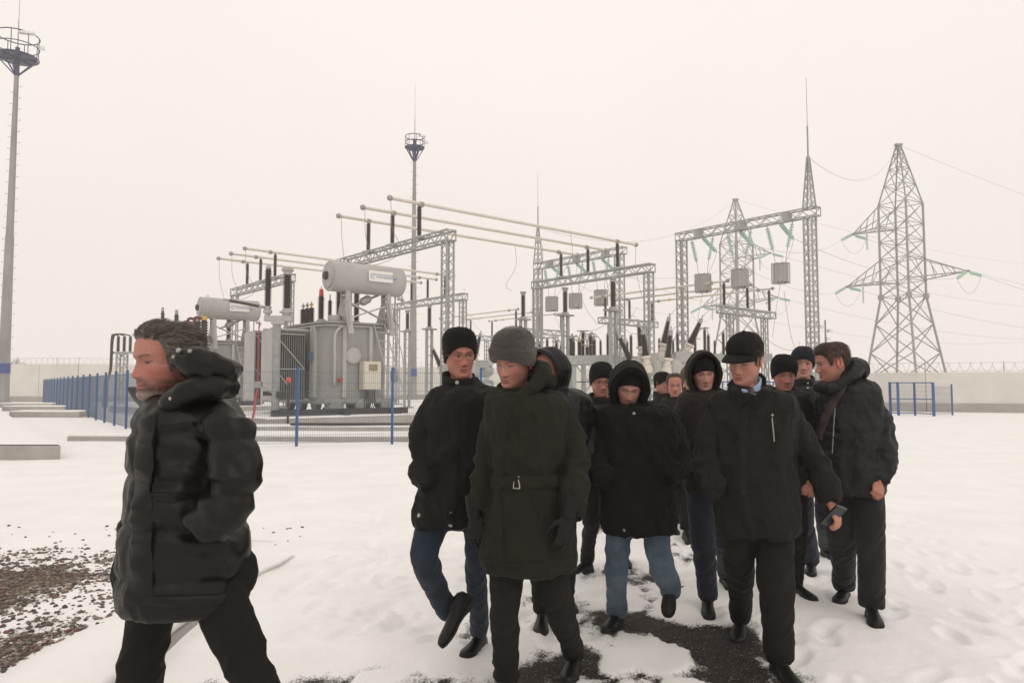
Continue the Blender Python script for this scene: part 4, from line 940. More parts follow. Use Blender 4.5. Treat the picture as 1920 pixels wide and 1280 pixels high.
mb = MB(); mb.bar((3.0, 37.15, 1.72), (13.4, 37.0, 1.72), .06); top("fence_rail", mb, M['blue'], "long blue top rail of the distant fence behind the black beanies", "rail", (3, 37.1, 0), None, False)
gt = thing("yard_gate", "blue steel gate with mesh infill standing before the right wall", "gate", (19.2, 36.8, 0))
gbase = V(19.2, 36.8, 0); gp = [P(1668, 716, 37.6), P(1683, 716, 37.2), P(1714, 717, 37.0), P(1749, 717, 36.2)]
for i, q in enumerate(gp):
    mb = MB(); mb.box((q[0], q[1], q[2] / 2), (.11 if i != 2 else .08, .08, q[2])); obj("post", mb, M['blue'], gt, False, gbase)
for i in range(3):
    a, b_ = gp[i], gp[i + 1]; mb = MB()
    for z in (1.68, .85, .12): mb.bar((a[0], a[1], z), (b_[0], b_[1], z), .05)
    obj("rail", mb, M['blue'], gt, False, gbase)
    L = np.linalg.norm((b_ - a)[:2]); mb = MB()
    for k in range(1, int(L / .055)):
        q = a + (b_ - a) * k / int(L / .055); mb.bar((q[0], q[1], .12), (q[0], q[1], 1.68), .006)
    for z in np.arange(.25, 1.65, .2): mb.bar((a[0], a[1], z), (b_[0], b_[1], z), .006)
    obj("mesh_infill", mb, M['blue_wire'], gt, False, gbase)
e_ = P(1784, 724, 37.5); fence([(gp[3][0], gp[3][1]), (e_[0], e_[1])], 1.58, "short blue mesh panel right of the blue gate", 1.5)

# ---------------------------------------------------------------- concrete troughs under snow
slab("cable_trough", [(-9.4, 15.1), (-14.5, 15.25), (-44, 49), (-35.5, 49)], -.05, .29, "wide snow topped concrete slab at the left edge, its end face bare", "trough", .035, "snow topped troughs")
slab("cable_trough", [(-12.4, 20.2), (2.5, 19.75), (2.5, 21.3), (-12.4, 21.9)], -.05, .13, "long low snow topped trough passing under the front fence", "trough", .06, "snow topped troughs")
slab("cable_trough", [(-24.2, 34.8), (-20.7, 34.6), (-20.9, 36.4), (-24.6, 36.4)], -.05, .27, "nearest short trough beside the receding left fence", "trough", .04, "snow topped troughs")
slab("cable_trough", [(-30.7, 43.5), (-26.8, 43.3), (-27, 45), (-31, 45)], -.05, .27, "second short trough beside the receding left fence", "trough", .04, "snow topped troughs")
slab("cable_trough", [(-36, 50.5), (-32, 50.3), (-32.3, 52), (-36.2, 52)], -.05, .27, "farthest short trough beside the receding left fence", "trough", .04, "snow topped troughs")
slab("cable_trough", [(-12, 24.2), (-1.5, 24.0), (-1.5, 25.0), (-12, 25.2)], -.05, .16, "low trough with dark lid just before the near transformer pit", "trough", .05, "snow topped troughs")
mb = MB(); mb.box((-5.1, 24.35, .255), (4.6, .5, .05)); top("trough_lid", mb, M['dark'], "long dark lid lying on the snow before the near transformer", "lid", (-5.1, 24.35, .23), None, False)
# ---------------------------------------------------------------- people
def cloth(name, col, rough=.85, bs=240, bump=.25, var=.18, sheen=.15, spec=.25, vs=7, bd=.004, fold=.9):
    m = M[name] = mat(name, tuple(c * .82 for c in col), rough, 0, var, vs, bump, bs, spec, bd=bd); nt = m.node_tree; n = nt.nodes; b0 = next(q for q in n if q.type == 'BUMP'); t = next(q for q in n if q.type == 'TEX_COORD')
    mp = n.new('ShaderNodeMapping'); mp.inputs['Scale'].default_value = (1, 1, .55); mp.inputs['Rotation'].default_value = (0, .5, 0); nt.links.new(t.outputs['Object'], mp.inputs[0])
    z = n.new('ShaderNodeTexNoise'); z.noise_type = 'RIDGED_MULTIFRACTAL'; z.inputs['Scale'].default_value = 6; z.inputs['Detail'].default_value = 3; z.inputs['Distortion'].default_value = .6; nt.links.new(mp.outputs[0], z.inputs['Vector'])
    if name == 'grey_knit': n['Principled BSDF'].inputs['Sheen Weight'].default_value = .5; n['Principled BSDF'].inputs['Sheen Tint'].default_value = (.5, .47, .45, 1)
    b1 = n.new('ShaderNodeBump'); b1.inputs['Strength'].default_value = fold; b1.inputs['Distance'].default_value = .034; nt.links.new(z.outputs[0], b1.inputs['Height']); nt.links.new(b1.outputs[0], b0.inputs['Normal'])
cloth('black_wool', (.0060, .0054, .0050), .9); cloth('black_coat', (.0075, .0066, .0060), .8); cloth('brown_black', (.0062, .0050, .0044), .42, 90, .25, sheen=.05, spec=.24)
cloth('olive', (.0155, .0148, .0088), .85); cloth('grey_knit', (.085, .079, .074), .95, 160, .6, .3, .4); cloth('black_knit', (.0085, .0080, .0078), .95, 200, .6, .2, .3)
cloth('quilt_black', (.0075, .0074, .0076), .5, 120, .2, sheen=.05, spec=.25); cloth('navy_coat', (.0078, .0082, .0098), .55, 120, .25, sheen=.05, spec=.25); cloth('navy_knit', (.017, .019, .027), .95, 220, .5)
cloth('brown_coat', (.0155, .0108, .0092), .8); cloth('charcoal_coat', (.0118, .0104, .0090), .88); cloth('dark_trousers', (.0115, .0098, .0086), .9, 300, .2); cloth('black_trousers', (.0070, .0060, .0055), .85, 300, .2)
M['jeans_navy'] = mat('navy_jeans', (.014, .020, .032), .9, 0, .5, 5, .3, 420, .2, col2=(.028, .042, .066), sheen=.1)
M['jeans_light'] = mat('pale_blue_jeans', (.055, .086, .125), .9, 0, .4, 4, .3, 420, .2, col2=(.13, .178, .225), sheen=.1)
M['jeans_blue'] = mat('blue_jeans', (.017, .020, .033), .9, 0, .35, 4, .3, 420, .2, sheen=.1); M['jeans_black'] = mat('washed_black_jeans', (.0085, .0085, .0085), .9, 0, .4, 3, .3, 420, .2, col2=(.020, .020, .020), sheen=.1)
M['shirt'] = mat('pale_blue_shirt', (.30, .43, .60), .8, 0, .08, 20, .1, 200); M['tie'] = mat('dark_tie', (.035, .014, .018), .5, 0, .4, 60)
M['leather'] = mat('black_leather', (.006, .0054, .005), .42, 0, .3, 20, .15, 120, .28); M['glove'] = mat('black_glove', (.006, .0052, .005), .55, 0, .3, 30, .25, 140, .22)
M['skin'] = mat('skin', (1, 1, 1), .52, 0, .14, 150, .35, 420, .3, attr='col', bd=.0015)
M['hair'] = mat('hair', (1, 1, 1), .55, 0, .35, 60, .0, 60, .4, attr='col')
M['metal'] = mat('bright_metal', (.42, .40, .36), .3, .8, .1, 20); M['frame'] = mat('glasses_frame', (.07, .055, .05), .35, .4, .1, 20); M['phone'] = mat('phone_black', (.02, .022, .025), .25, 0, .1, 20)
M['fur'] = mat('brown_fur', (.14, .095, .055), .95, 0, .5, 60, .6, 200); M['strap'] = mat('brown_strap', (.026, .013, .011), .7, 0, .2, 20, .2, 200)

HZ = np.array([-.24, -.16, -.132, -.120, -.112, -.104, -.094, -.075, -.060, -.045, -.02, 0, .03, .06, .085, .1, .11, .117, .121])
HF = np.array([.040, .036, .046, .076, .088, .0925, .0945, .0915, .093, .0935, .0925, .093, .098, .0945, .0835, .069, .053, .032, .004])
HB = np.array([.085, .072, .070, .070, .070, .071, .074, .080, .084, .089, .096, .100, .104, .103, .095, .082, .064, .040, .006])
HA = np.array([.070, .056, .056, .044, .045, .047, .052, .0595, .0635, .0665, .0715, .0735, .0765, .0770, .0705, .060, .0465, .028, .004])
def hprof(z): return np.interp(z, HZ, HF), np.interp(z, HZ, HB), np.interp(z, HZ, HA)
def head_pt(th, z, off=0.0, stretch=0.0):
    f, b_, a = hprof(z); c, s = np.cos(th), np.sin(th); e = 2 / 2.25
    cs, ss = np.sign(c) * np.abs(c) ** e, np.sign(s) * np.abs(s) ** e
    return (a + off) * ss, -np.where(c > 0, f + off, b_ + off) * cs
def gss(x, c, s): return np.exp(-((x - c) / s) ** 2)
def make_head(sp):
    NU = 132; u = np.linspace(0, 2 * np.pi, NU, endpoint=False); th = u - .5 * np.sin(u)
    z = np.r_[np.linspace(-.24, -.132, 9)[:-1], np.arange(-.132, .058, .0026), np.linspace(.058, .1205, 17)]
    T, Z = np.meshgrid(th, z); X, Y = head_pt(T, Z); jw = sp.get('wide', 1.0)
    c = np.cos(T); fr = np.clip(c * 1.8, 0, 1) ** .7 * (Z > -.125); ax = np.abs(X); d = np.zeros_like(X)
    nl = sp.get('nose', 1.0)
    hN = np.interp(Z, [-.056, -.050, -.0455, -.038, -.030, -.015, .002, .014, .026], [0, .006, .019, .0245, .0215, .0145, .0085, .0055, 0]) * nl
    wN = np.interp(Z, [-.05, -.04, -.03, -.008, .01], [.0125, .0120, .0105, .0080, .0085])
    d += hN * np.exp(-(np.abs(X) / wN) ** 2.2)
    d += .0075 * gss(ax, .0135, .0055) * gss(Z, -.0425, .0065)
    d -= .0085 * gss(ax, .030, .017) * gss(Z, .001, .0115); d -= .004 * gss(ax, .014, .006) * gss(Z, .003, .01)
    d += .0055 * gss(ax, .0315, .0105) * gss(Z, -.001, .0075)
    d += .0052 * gss(Z, .0205, .0075) * np.exp(-(ax / .05) ** 4)
    d += .0050 * gss(ax, .046, .018) * gss(Z, -.028, .017)
    d -= .0035 * gss(ax, .046, .014) * gss(Z, -.066, .016)
    d += .0048 * gss(Z, -.0655, .0038) * np.exp(-(ax / .021) ** 4); d += .0055 * gss(Z, -.0755, .0045) * np.exp(-(ax / .019) ** 4)
    d -= .0050 * gss(Z, -.0702, .0018) * np.exp(-(ax / .023) ** 6); d -= .0035 * gss(Z, -.0855, .0045) * np.exp(-(ax / .022) ** 2)
    d += .0060 * gss(Z, -.101, .010) * np.exp(-(ax / .017) ** 2)
    d -= .0022 * np.exp(-((ax - (.017 + (-.045 - Z) * .45)) / .003) ** 2) * ((Z < -.042) & (Z > -.075))
    Y = Y - d * fr; X = X * np.where(Z < -.01, jw, 1)
    sk = np.array(sp.get('skin', (.40, .205, .145))) * V(1.04, .98, 1.06); p0 = np.stack([X, Y, Z], -1); C = np.ones(X.shape + (3,)) * sk
    def tint(m, col): 
        nonlocal C; C = C * (1 - m[..., None]) + np.array(col) * m[..., None]
    f1 = fr * (c > .15); flush = 1.35 * sp.get('flush', .5); blot = fbm(p0 * 28, 17, 3)[..., None]; C = C * (.86 + .28 * blot) * np.array([1, 1 - 0, 1]) ; C[..., 1:] *= (1.05 - .16 * fbm(p0 * 14, 23, 2))[..., None]
    tint(.55 * flush * gss(ax, .044, .018) * gss(Z, -.028, .016) * f1, (.46, .12, .085)); tint(.6 * flush * gss(ax, 0, .014) * gss(Z, -.035, .011) * f1, (.47, .14, .10))
    tint(.25 * flush * gss(Z, .055, .02) * f1, (.46, .20, .14))
    lip = np.clip((gss(Z, -.0655, .0036) + gss(Z, -.0755, .0042)) * np.exp(-(ax / .0205) ** 6), 0, 1); tint(.75 * lip * f1, (.34, .105, .09)); tint(.85 * gss(Z, -.0702, .0014) * np.exp(-(ax / .021) ** 8) * f1, (.06, .02, .017))
    tint(.8 * gss(ax, .0075, .0032) * gss(Z, -.0475, .0026) * f1, (.07, .025, .02))
    bc = sp.get('brow', (.055, .036, .026)); bz = .0185 + .004 * np.sin(np.clip((ax - .012) / .04, 0, 1) * np.pi * .8)
    tint(.85 * np.exp(-((Z - bz) / .0032) ** 2) * np.clip((ax - .010) / .004, 0, 1) * np.clip((.050 - ax) / .008, 0, 1) * f1, bc)
    lid = sp.get('lid', .3); hh = .0058 * (1 - .8 * lid); zc = .0005 - .003 * lid; ex = (ax - .0315) / .0145; op = np.sqrt(np.clip(1 - ex ** 2, 0, 1))
    inside = (np.abs(Z - zc) < hh * op) & (np.abs(ex) < 1) & (f1 > .2)
    C[inside] = (.26, .20, .175); gz = sp.get('gaze', 0.0)
    C[inside & (np.hypot(np.abs(X - gz * .006) - .0315, (Z - zc) * .9) < .0066)] = (.035, .028, .025)
    tint(.85 * np.exp(-((Z - (zc + hh * op + .0010)) / .0014) ** 2) * (np.abs(ex) < 1.05) * f1, (.05, .028, .022)); tint(.35 * np.exp(-((Z - (zc - hh * op - .0012)) / .0015) ** 2) * (np.abs(ex) < 1) * f1, (.17, .07, .055))
    tint(.22 * gss(ax, .0315, .016) * gss(Z, -.013, .006) * f1, (.26, .11, .085)); tint(.25 * np.exp(-((Z - (zc + hh * op + .0055)) / .0016) ** 2) * (np.abs(ex) < 1.1) * f1, (.18, .075, .06))
    p3 = np.stack([X, Y, Z], -1)
    if sp.get('beard'):
        bd, bcol = sp['beard']; nb = fbm(p3 * 160, 3, 2)
        jaw = np.clip((-.046 - Z) / .012, 0, 1) * (Z > -.14) * np.clip((c + .25) * 4, 0, 1); jaw = np.maximum(jaw, np.clip((-.01 - Z) / .02, 0, 1) * gss(T % (2*np.pi), 1.45, .22) * .8)
        jaw = jaw * (1 - np.clip(lip * 1.2, 0, 1)) * (1 - .75 * gss(ax, .04, .016) * gss(Z, -.058, .012))
        st = np.clip(jaw * bd * (.55 + .9 * nb), 0, .92)[..., None]; bcA = np.array(bcol[0]) * np.ones_like(C); 
        if len(bcol) > 1:
            g_ = np.clip((-.085 - Z) / .012, 0, 1)[..., None]; bcA = bcA * (1 - g_) + np.array(bcol[1]) * g_
        C = C * (1 - st) + bcA * st; d2 = jaw * bd * nb * .004; Y = Y - d2 * np.clip(c, 0, 1); X = X + d2 * np.sign(X) * np.clip(1 - c, 0, 1)
    if sp.get('smile'):
        pass
    K, N = X.shape; vs = np.stack([X, Y, Z], -1).reshape(-1, 3); idx = np.arange(K * N).reshape(K, N)
    fs = [(idx[i, j], idx[i, (j+1) % N], idx[i+1, (j+1) % N], idx[i+1, j]) for i in range(K - 1) for j in range(N)]; fs.append(tuple(idx[K-1, j] for j in range(N)))
    mb = MB(); mb.v = [tuple(q) for q in vs]; mb.f = [tuple(int(i) for i in f) for f in fs]; mb.m = [0] * len(fs)
    cols = [tuple(q) for q in C.reshape(-1, 3)]
    for s in (-1, 1):       # ears
        e0 = len(mb.v); cen = V(s * .0765, .012, -.004); R = np.array(Matrix.Rotation(s * .42, 3, 'Z') @ Matrix.Rotation(-.12, 3, 'X'))
        e = MB(); e.ball((0, 0, 0), (.005, .0150, .027), 8); hel = [V(s * .005, .0175 * math.cos(a) + .001, .030 * math.sin(a)) for a in np.linspace(-1.7, 2.6, 14)]; e.path(hel, .0045, 6)
        e.ball((s * .003, .002, -.026), (.005, .009, .009), 6)
        mb.add([cen + R @ V(*q) for q in e.v], e.f); cols += [tuple(sk * V(1.08, .80, .78))] * len(e.v)
    return mb, cols
def hair_line(ph, front, side, back, burn=None):
    """height of the hairline at azimuth ph (0 front, pi back)"""
    a = np.abs((ph + np.pi) % (2 * np.pi) - np.pi); return np.interp(a, [0, .5, .9, 1.1, 1.2, 1.38, 1.46, 1.95, 2.1, np.pi], [front, front - .001, front - .012, .036, burn, burn, .034, .032, back + .035, back])
def make_hair(sp):
    fr, sd, bk, th_, colA, colB = sp['front'], sp.get('side', .0), sp.get('back', -.085), sp.get('th', .014), sp['col'], sp.get('col2', sp['col'])
    NU, NV = 110, 34; u = np.linspace(0, 2*np.pi, NU, endpoint=False); zl = hair_line(u, fr, sd, bk, sp.get('burn', -.02)) + .010 * (fbm(np.stack([np.cos(u) * 7, np.sin(u) * 7, u * 0], -1), sp.get('seed', 1) + 3, 3) - .5); pts = []; cols = []
    for j in range(NV):
        t = j / (NV - 1); z = zl + (.1205 - zl) * t ** .85; edge = np.clip(t / .22, 0, 1) ** .8; x0, y0 = head_pt(u, z)
        nz = fbm(np.stack([x0 * 60, y0 * 22, z * 45], -1), sp.get('seed', 1), 3); vol = th_ * edge * (.65 + .7 * nz) * (1 + sp.get('topk', .3) * np.clip(z / .1, 0, 1))
        x, y = head_pt(u, z, vol + .001); zz = z + vol * np.clip((z - .05) / .07, 0, 1.1)
        pts.append(np.stack([x, y, zz], -1)); k = np.clip(fbm(np.stack([x0 * 130, y0 * 30, z * 120], -1), 4, 2) * 1.6 - .3 - .3 * (1 - edge), 0, 1)[:, None]
        g = np.clip(sp.get('greyside', 0) * (1.2 - t * 1.6), 0, 1); k = np.clip(k + g, 0, 1); cols.append(np.array(colA) * (1 - k) + np.array(colB) * k)
    mb = MB(); mb.rings([list(q) for q in pts], False); c = [tuple(q) for r in cols for q in r]; r2 = random.Random(sp.get('seed', 1)); A = np.array(pts)
    for _ in range(sp.get('strands', 1500)):         # locks combed back
        j = r2.randrange(1, NV - 2); i = r2.randrange(NU); p = A[j, i]; ctr = V(0, 0, .02); nrm = norm(p - ctr)
        flow = V(0, 1, -.15) if p[2] > .055 else V(0, .55, -1); flow = flow + V(r2.uniform(-.35, .35), r2.uniform(-.2, .2), r2.uniform(-.3, .3)); flow = norm(flow - nrm * (flow @ nrm))
        L = r2.uniform(.014, .032); nrm = nrm * (1.7 if r2.random() < .08 else 1); w = norm(np.cross(flow, nrm)) * r2.uniform(.0009, .0022); q = p + nrm * .002; o = len(mb.v)
        mb.add([q - w, q + w, q + flow * L * .55 + nrm * .003 + w * .7, q + flow * L * .55 + nrm * .003 - w * .7, q + flow * L + nrm * .0012], [(0, 1, 2, 3), (3, 2, 4)])
        k = r2.random() ** 1.3; k = min(1, k + sp.get('greyside', 0) * (.6 if p[2] < .05 else 0)); cc = tuple((np.array(colA) * (1 - k) + np.array(colB) * k) * r2.uniform(.75, 1.3)); c += [cc] * 5
    return mb, c
def make_beanie(sp):
    fr, sd, bk, off, zt, bulge = sp.get('front', .04), sp.get('side', -.02), sp.get('back', -.055), sp.get('off', .011), sp.get('top', .145), sp.get('bulge', .0)
    NU, NV = 80, 30; u = np.linspace(0, 2*np.pi, NU, endpoint=False); a = np.abs((u + np.pi) % (2*np.pi) - np.pi); zl = bk + (fr - bk) * (.5 + .5 * np.cos(a)) + (sd - (fr + bk) / 2) * np.sin(a) ** 2; R = []
    lean = V(*sp.get('lean', (0, 0, 0)))
    def ring(t, o):
        zsrc = zl + (.1205 - zl) * t; z = zl + (zt - zl) * t; kk = min(t * 1.0, 1); zz = np.minimum(zsrc, .112 * (1 - kk) + zsrc * kk); x, y = head_pt(u, zz, o)
        return np.stack([x, y, z], -1)
    R.append(ring(.0, off * .2)); R.append(ring(0, off * .75))
    cuff = sp.get('cuff', 0)
    for j in range(NV):
        t = (j / (NV - 1)) ** .9; prof = math.sin(min(1, t * 1.15) * math.pi) ; o = off * (1 - .25 * t) + bulge * prof
        if cuff and t < cuff: o += .007
        g = ring(t, o); nz = fbm(g * 28, sp.get('seed', 2), 3) - .5; nr = g - V(0, 0, .03); nr /= np.linalg.norm(nr, axis=1)[:, None]
        g = g + nr * (nz[:, None] * sp.get('crease', .007)) + lean * t ** 2; R.append(g)
    mb = MB(); mb.rings([list(q) for q in R], True)
    if sp.get('fuzz'):
        r2 = random.Random(3)
        for _ in range(sp['fuzz']):
            g = R[r2.randrange(3, len(R) - 1)]; q = g[r2.randrange(NU)]; d = norm(norm(q - V(0, 0, .03)) + V(r2.uniform(-.8, .8), r2.uniform(-.8, .8), r2.uniform(-.8, .8))); w = norm(np.cross(d, V(.3, .5, .8))) * .0008; L = r2.uniform(.004, .011); mb.add([q - w, q + w, q + d * L], [(0, 1, 2)])
    return mb
def make_cap(sp):
    mb = make_beanie(dict(front=.046, side=.022, back=-.01, off=.008, top=.150, bulge=.005, crease=.002, seed=5))
    mb.lathe((0, 0, .146), (0, 0, .158), [(0, .012), (.6, .011), (1, .006)], 12)
    return mb
def make_visor(L=.075, w=1.0):
    mb = MB(); up, dn = [], []
    for t in np.linspace(0, 1, 9):
        r1, r2 = [], []
        for a in np.linspace(-1.15, 1.15, 25):
            x0, y0 = head_pt(np.array(a), np.array(.046), .010); ext = L * t * max(0, math.cos(a * 1.36)) ** .8
            z = .049 - .014 * t * t - .016 * (abs(a) / 1.15) ** 2; r1.append(V(float(x0) * (1 + .05 * t), float(y0) - ext, z + .004)); r2.append(V(float(x0) * (1 + .05 * t), float(y0) - ext, z - .003))
        up.append(r1); dn.append(r2)
    mb.sheet(up); mb.sheet([r[::-1] for r in dn]); R = [up[-1], dn[-1]]; mb.sheet(R); mb.sheet([[r[0] for r in up], [r[0] for r in dn]]); mb.sheet([[r[-1] for r in dn], [r[-1] for r in up]]); return mb
def make_hood(sp):
    """shell round the head: rim curve s, running from the front (t=0) over the skull to the back (t=1)"""
    w, h, dp, fy = sp.get('w', .115), sp.get('h', .150), sp.get('depth', .225), sp.get('front', -.095); NS, NT = 44, 22; rows = []; bot = sp.get('bottom', -.165); rim = sp.get('rim', .014)
    A = np.linspace(-2.55, 2.55, NS)
    def pt(a, t, o):
        k = 1 - max(0, (t - .42) / .58) ** 2.2 * .93; flare = 1 - .06 * (1 - min(1, t * 4)); cz = -.005 - .01 * t
        x = (w + o) * math.sin(a) * k * flare * (1.0 if abs(a) < 1.6 else 1 - .42 * ((abs(a) - 1.6) / .95) ** 1.3); z = cz + ((h + o) if math.cos(a) > 0 else (abs(bot) + o)) * math.cos(a) * (k if math.cos(a) > 0 else .55 + .45 * k)
        z += sp.get('peak', 0) * max(0, math.cos(a)) ** 4 * (1 - t)
        y = fy + (dp + o) * t - .02 * math.cos(a) * (1 - t) + sp.get('side_back', .03) * abs(math.sin(a)) ** 2 * (1 - t) - max(0, -math.cos(a)) * sp.get('chin_fwd', .02) * (1 - t)
        return V(x, y, z)
    for t in [.16, .08, .02]: rows.append([pt(a, t, -rim * 1.1) for a in A])
    rows.append([pt(a, -.035, -rim * .5) for a in A]); rows.append([pt(a, -.05, rim * .2) for a in A]); rows.append([pt(a, -.03, rim * .9) for a in A])
    for t in np.linspace(.03, 1, NT):
        r = []
        for a in A:
            q = pt(a, t, rim * (.75 + .25 * math.exp(-t * 8))); n_ = float(fbm(q * V(14, 14, 22), sp.get('seed', 3), 3)) - .5; dr = norm(q - V(0, .02, 0)); qq = sp.get('quilt', 0)
            r.append(q + dr * (n_ * sp.get('crease', .022) + (qq * (abs(math.sin((t * dp) / .036 * math.pi)) ** .6 - .6) if qq else 0) - .006 * math.exp(-(a / .06) ** 2)))
        rows.append(r)
    mb = MB(); mb.sheet(rows); return mb

def to_mesh_remeshed(mb, voxel, smooth=5):
    me = bpy.data.meshes.new("tmp"); me.from_pydata(mb.v, [], mb.f); me.update(); o = bpy.data.objects.new("tmp", me); COL.objects.link(o)
    r = o.modifiers.new("r", 'REMESH'); r.mode = 'VOXEL'; r.voxel_size = voxel; s = o.modifiers.new("s", 'SMOOTH'); s.factor = .5; s.iterations = smooth
    bpy.context.view_layer.update(); out = bpy.data.meshes.new_from_object(o.evaluated_get(bpy.context.evaluated_depsgraph_get())); bpy.data.objects.remove(o); bpy.data.meshes.remove(me); return out
def get_co(me):
    a = np.empty(len(me.vertices) * 3, np.float32); me.vertices.foreach_get('co', a); a = a.reshape(-1, 3).astype(float)
    nn = np.empty(len(me.vertices) * 3, np.float32); me.vertex_normals.foreach_get('vector', nn); return a, nn.reshape(-1, 3).astype(float)
def smooth_pts(pts, n=5):
    """pts: (x,y,z,r) control rows -> Catmull-Rom with radius"""
    A = [V(*p) for p in pts]; A = [2*A[0]-A[1]] + A + [2*A[-1]-A[-2]]; out = []
    for i in range(1, len(A) - 2):
        for k in range(n):
            t = k / n; a, b_, c_, d_ = A[i-1:i+3]; out.append(.5*((2*b_)+(-a+c_)*t+(2*a-5*b_+4*c_-d_)*t*t+(-a+3*b_-3*c_+d_)*t**3))
    out.append(A[-2]); return out
def limb(mb, pts, n=16, scale=1.0, grow=0.0):
    q = smooth_pts(pts); mb.path([p[:3] for p in q], [max(.012, p[3] * scale + grow) for p in q], n)
def trunk(mb, rows, n=36, ex=2.3, shrink=0.0, rot=0.0):
    rows = smooth_pts(rows, 4)      # (cx, cy, cz, halfwidth, halfdepth)
    R = []
    for cx, cy_, cz, hw, hd in rows:
        r = []
        for k in range(n):
            a = 2*math.pi*k/n; c, s = math.cos(a), math.sin(a); e = 2/ex
            x = max(.02, hw - shrink) * np.sign(c) * abs(c)**e; y = max(.02, hd - shrink) * np.sign(s) * abs(s)**e; r.append(V(cx + x * math.cos(rot) + y * math.sin(rot), cy_ - x * math.sin(rot) + y * math.cos(rot), cz))
        R.append(r)
    if R[0][0][2] > R[-1][0][2]: R = R[::-1]
    mb.rings(R, True)
def make_hand(mb, wrist, d, pn, curl=.5, size=1.0, thumb=1, spread=.12):
    d = norm(d); pn = norm(pn - d * (pn @ d)); s = np.cross(d, pn) * thumb; w = V(*wrist); S = size
    R = []
    for t, hw, hd in ((-.02, .026, .021), (.01, .029, .018), (.035, .037, .017), (.065, .041, .016), (.090, .040, .014), (.1, .036, .011)):
        c = w + d * t * S; R.append([c + s * hw * S * math.cos(a) + pn * hd * S * math.sin(a) for a in np.linspace(0, 2*math.pi, 14, endpoint=False)])
    mb.rings(R, True)
    for k, (o, L, r) in enumerate(((.029, .070, .0088), (.010, .078, .0092), (-.010, .073, .0088), (-.028, .058, .0078))):
        p = w + d * .088 * S + s * o * S; dd = norm(d + s * spread * (o / .03)); pts = [p - d * .02 * S, p]; an = 0; c_ = curl * (.85 + .12 * k)
        for q, f in ((.46, .9), (.31, 1.1), (.23, .8)):
            an += c_ * f; v = dd * math.cos(an) + pn * math.sin(an); p = p + v * L * q * S; pts.append(p)
        mb.path(pts, [r * S * k_ for k_ in (1.05, 1.05, 1.0, .92, .72)], 8)
    p = w + d * .022 * S + s * .028 * S; v1 = norm(d * .55 + s * .75 + pn * .35); v2 = norm(d * .9 + s * .25 + pn * (.3 + curl * .4)); mb.path([p - v1 * .012 * S, p + v1 * .03 * S, p + v1 * .038 * S + v2 * .026 * S, p + v1 * .036 * S + v2 * .052 * S], [.0125 * S, .0115 * S, .0105 * S, .0075 * S], 8)
def make_shoe(parent, heel, toe, base, width=1.0, m='leather', sole='rubber', label=None, upv=None):
    heel, toe = V(*heel), V(*toe); f = norm(toe - heel); L = np.linalg.norm(toe - heel); up = V(*(upv if upv is not None else (0, 0, 1))); s = norm(np.cross(f, up)); up = np.cross(s, f); k = L / .30; wd = width
    prof = ((0, .024, .055, .0), (.02, .031, .085, 0), (.10, .036, .105, 0), (.22, .0375, .108, 0), (.36, .037, .092, .0), (.50, .041, .072, .0), (.65, .047, .058, 0), (.78, .048, .050, 0), (.90, .040, .043, 0), (.97, .026, .034, 0), (1.0, .010, .026, 0))
    mb = MB(); R = []
    for t, hw, h, o in prof:
        c = heel + f * t * L; ring = []
        for a in np.linspace(0, 2*math.pi, 18, endpoint=False):
            ca, sa = math.cos(a), math.sin(a); x = np.sign(ca) * abs(ca) ** .8 * hw * k * wd; z = .012 * k + (h * k - .012 * k) * max(0, (sa + .35) / 1.35) if sa > -.35 else .010 * k
            ring.append(c + s * x * (1 if sa < .3 else 1 - .45 * (sa - .3)) + up * z)
        R.append(ring)
    mb.rings(R, True); sh = obj("shoe", mb, M[m], parent, True, base, 60)
    if label: sh['label'] = label
    sb = MB(); R = []
    for t, hw, h, o in prof:
        c = heel + f * (t * 1.02 - .01) * L + up * ((.0 if t < .3 or t > .55 else .008) * k); hk = (.026 if t < .3 else .012) * k; w_ = hw * k * wd + .003
        R.append([c - s * w_ + up * 0, c + s * w_, c + s * w_ + up * hk, c - s * w_ + up * hk])
    sb.rings(R, True); obj("sole", sb, M[sole], sh, True, base, 30)
    lc = MB()
    for t in (.33, .39, .45): 
        c = heel + f * t * L + up * (np.interp(t, [.3, .5], [.100, .072]) * k); lc.path([c - s * .024 * k - up * .012 * k, c + up * .004 * k, c + s * .024 * k - up * .012 * k], .0028, 5)
    obj("lace", lc, M['rubber'], sh, True, base); return sh
PEOPLE = {}
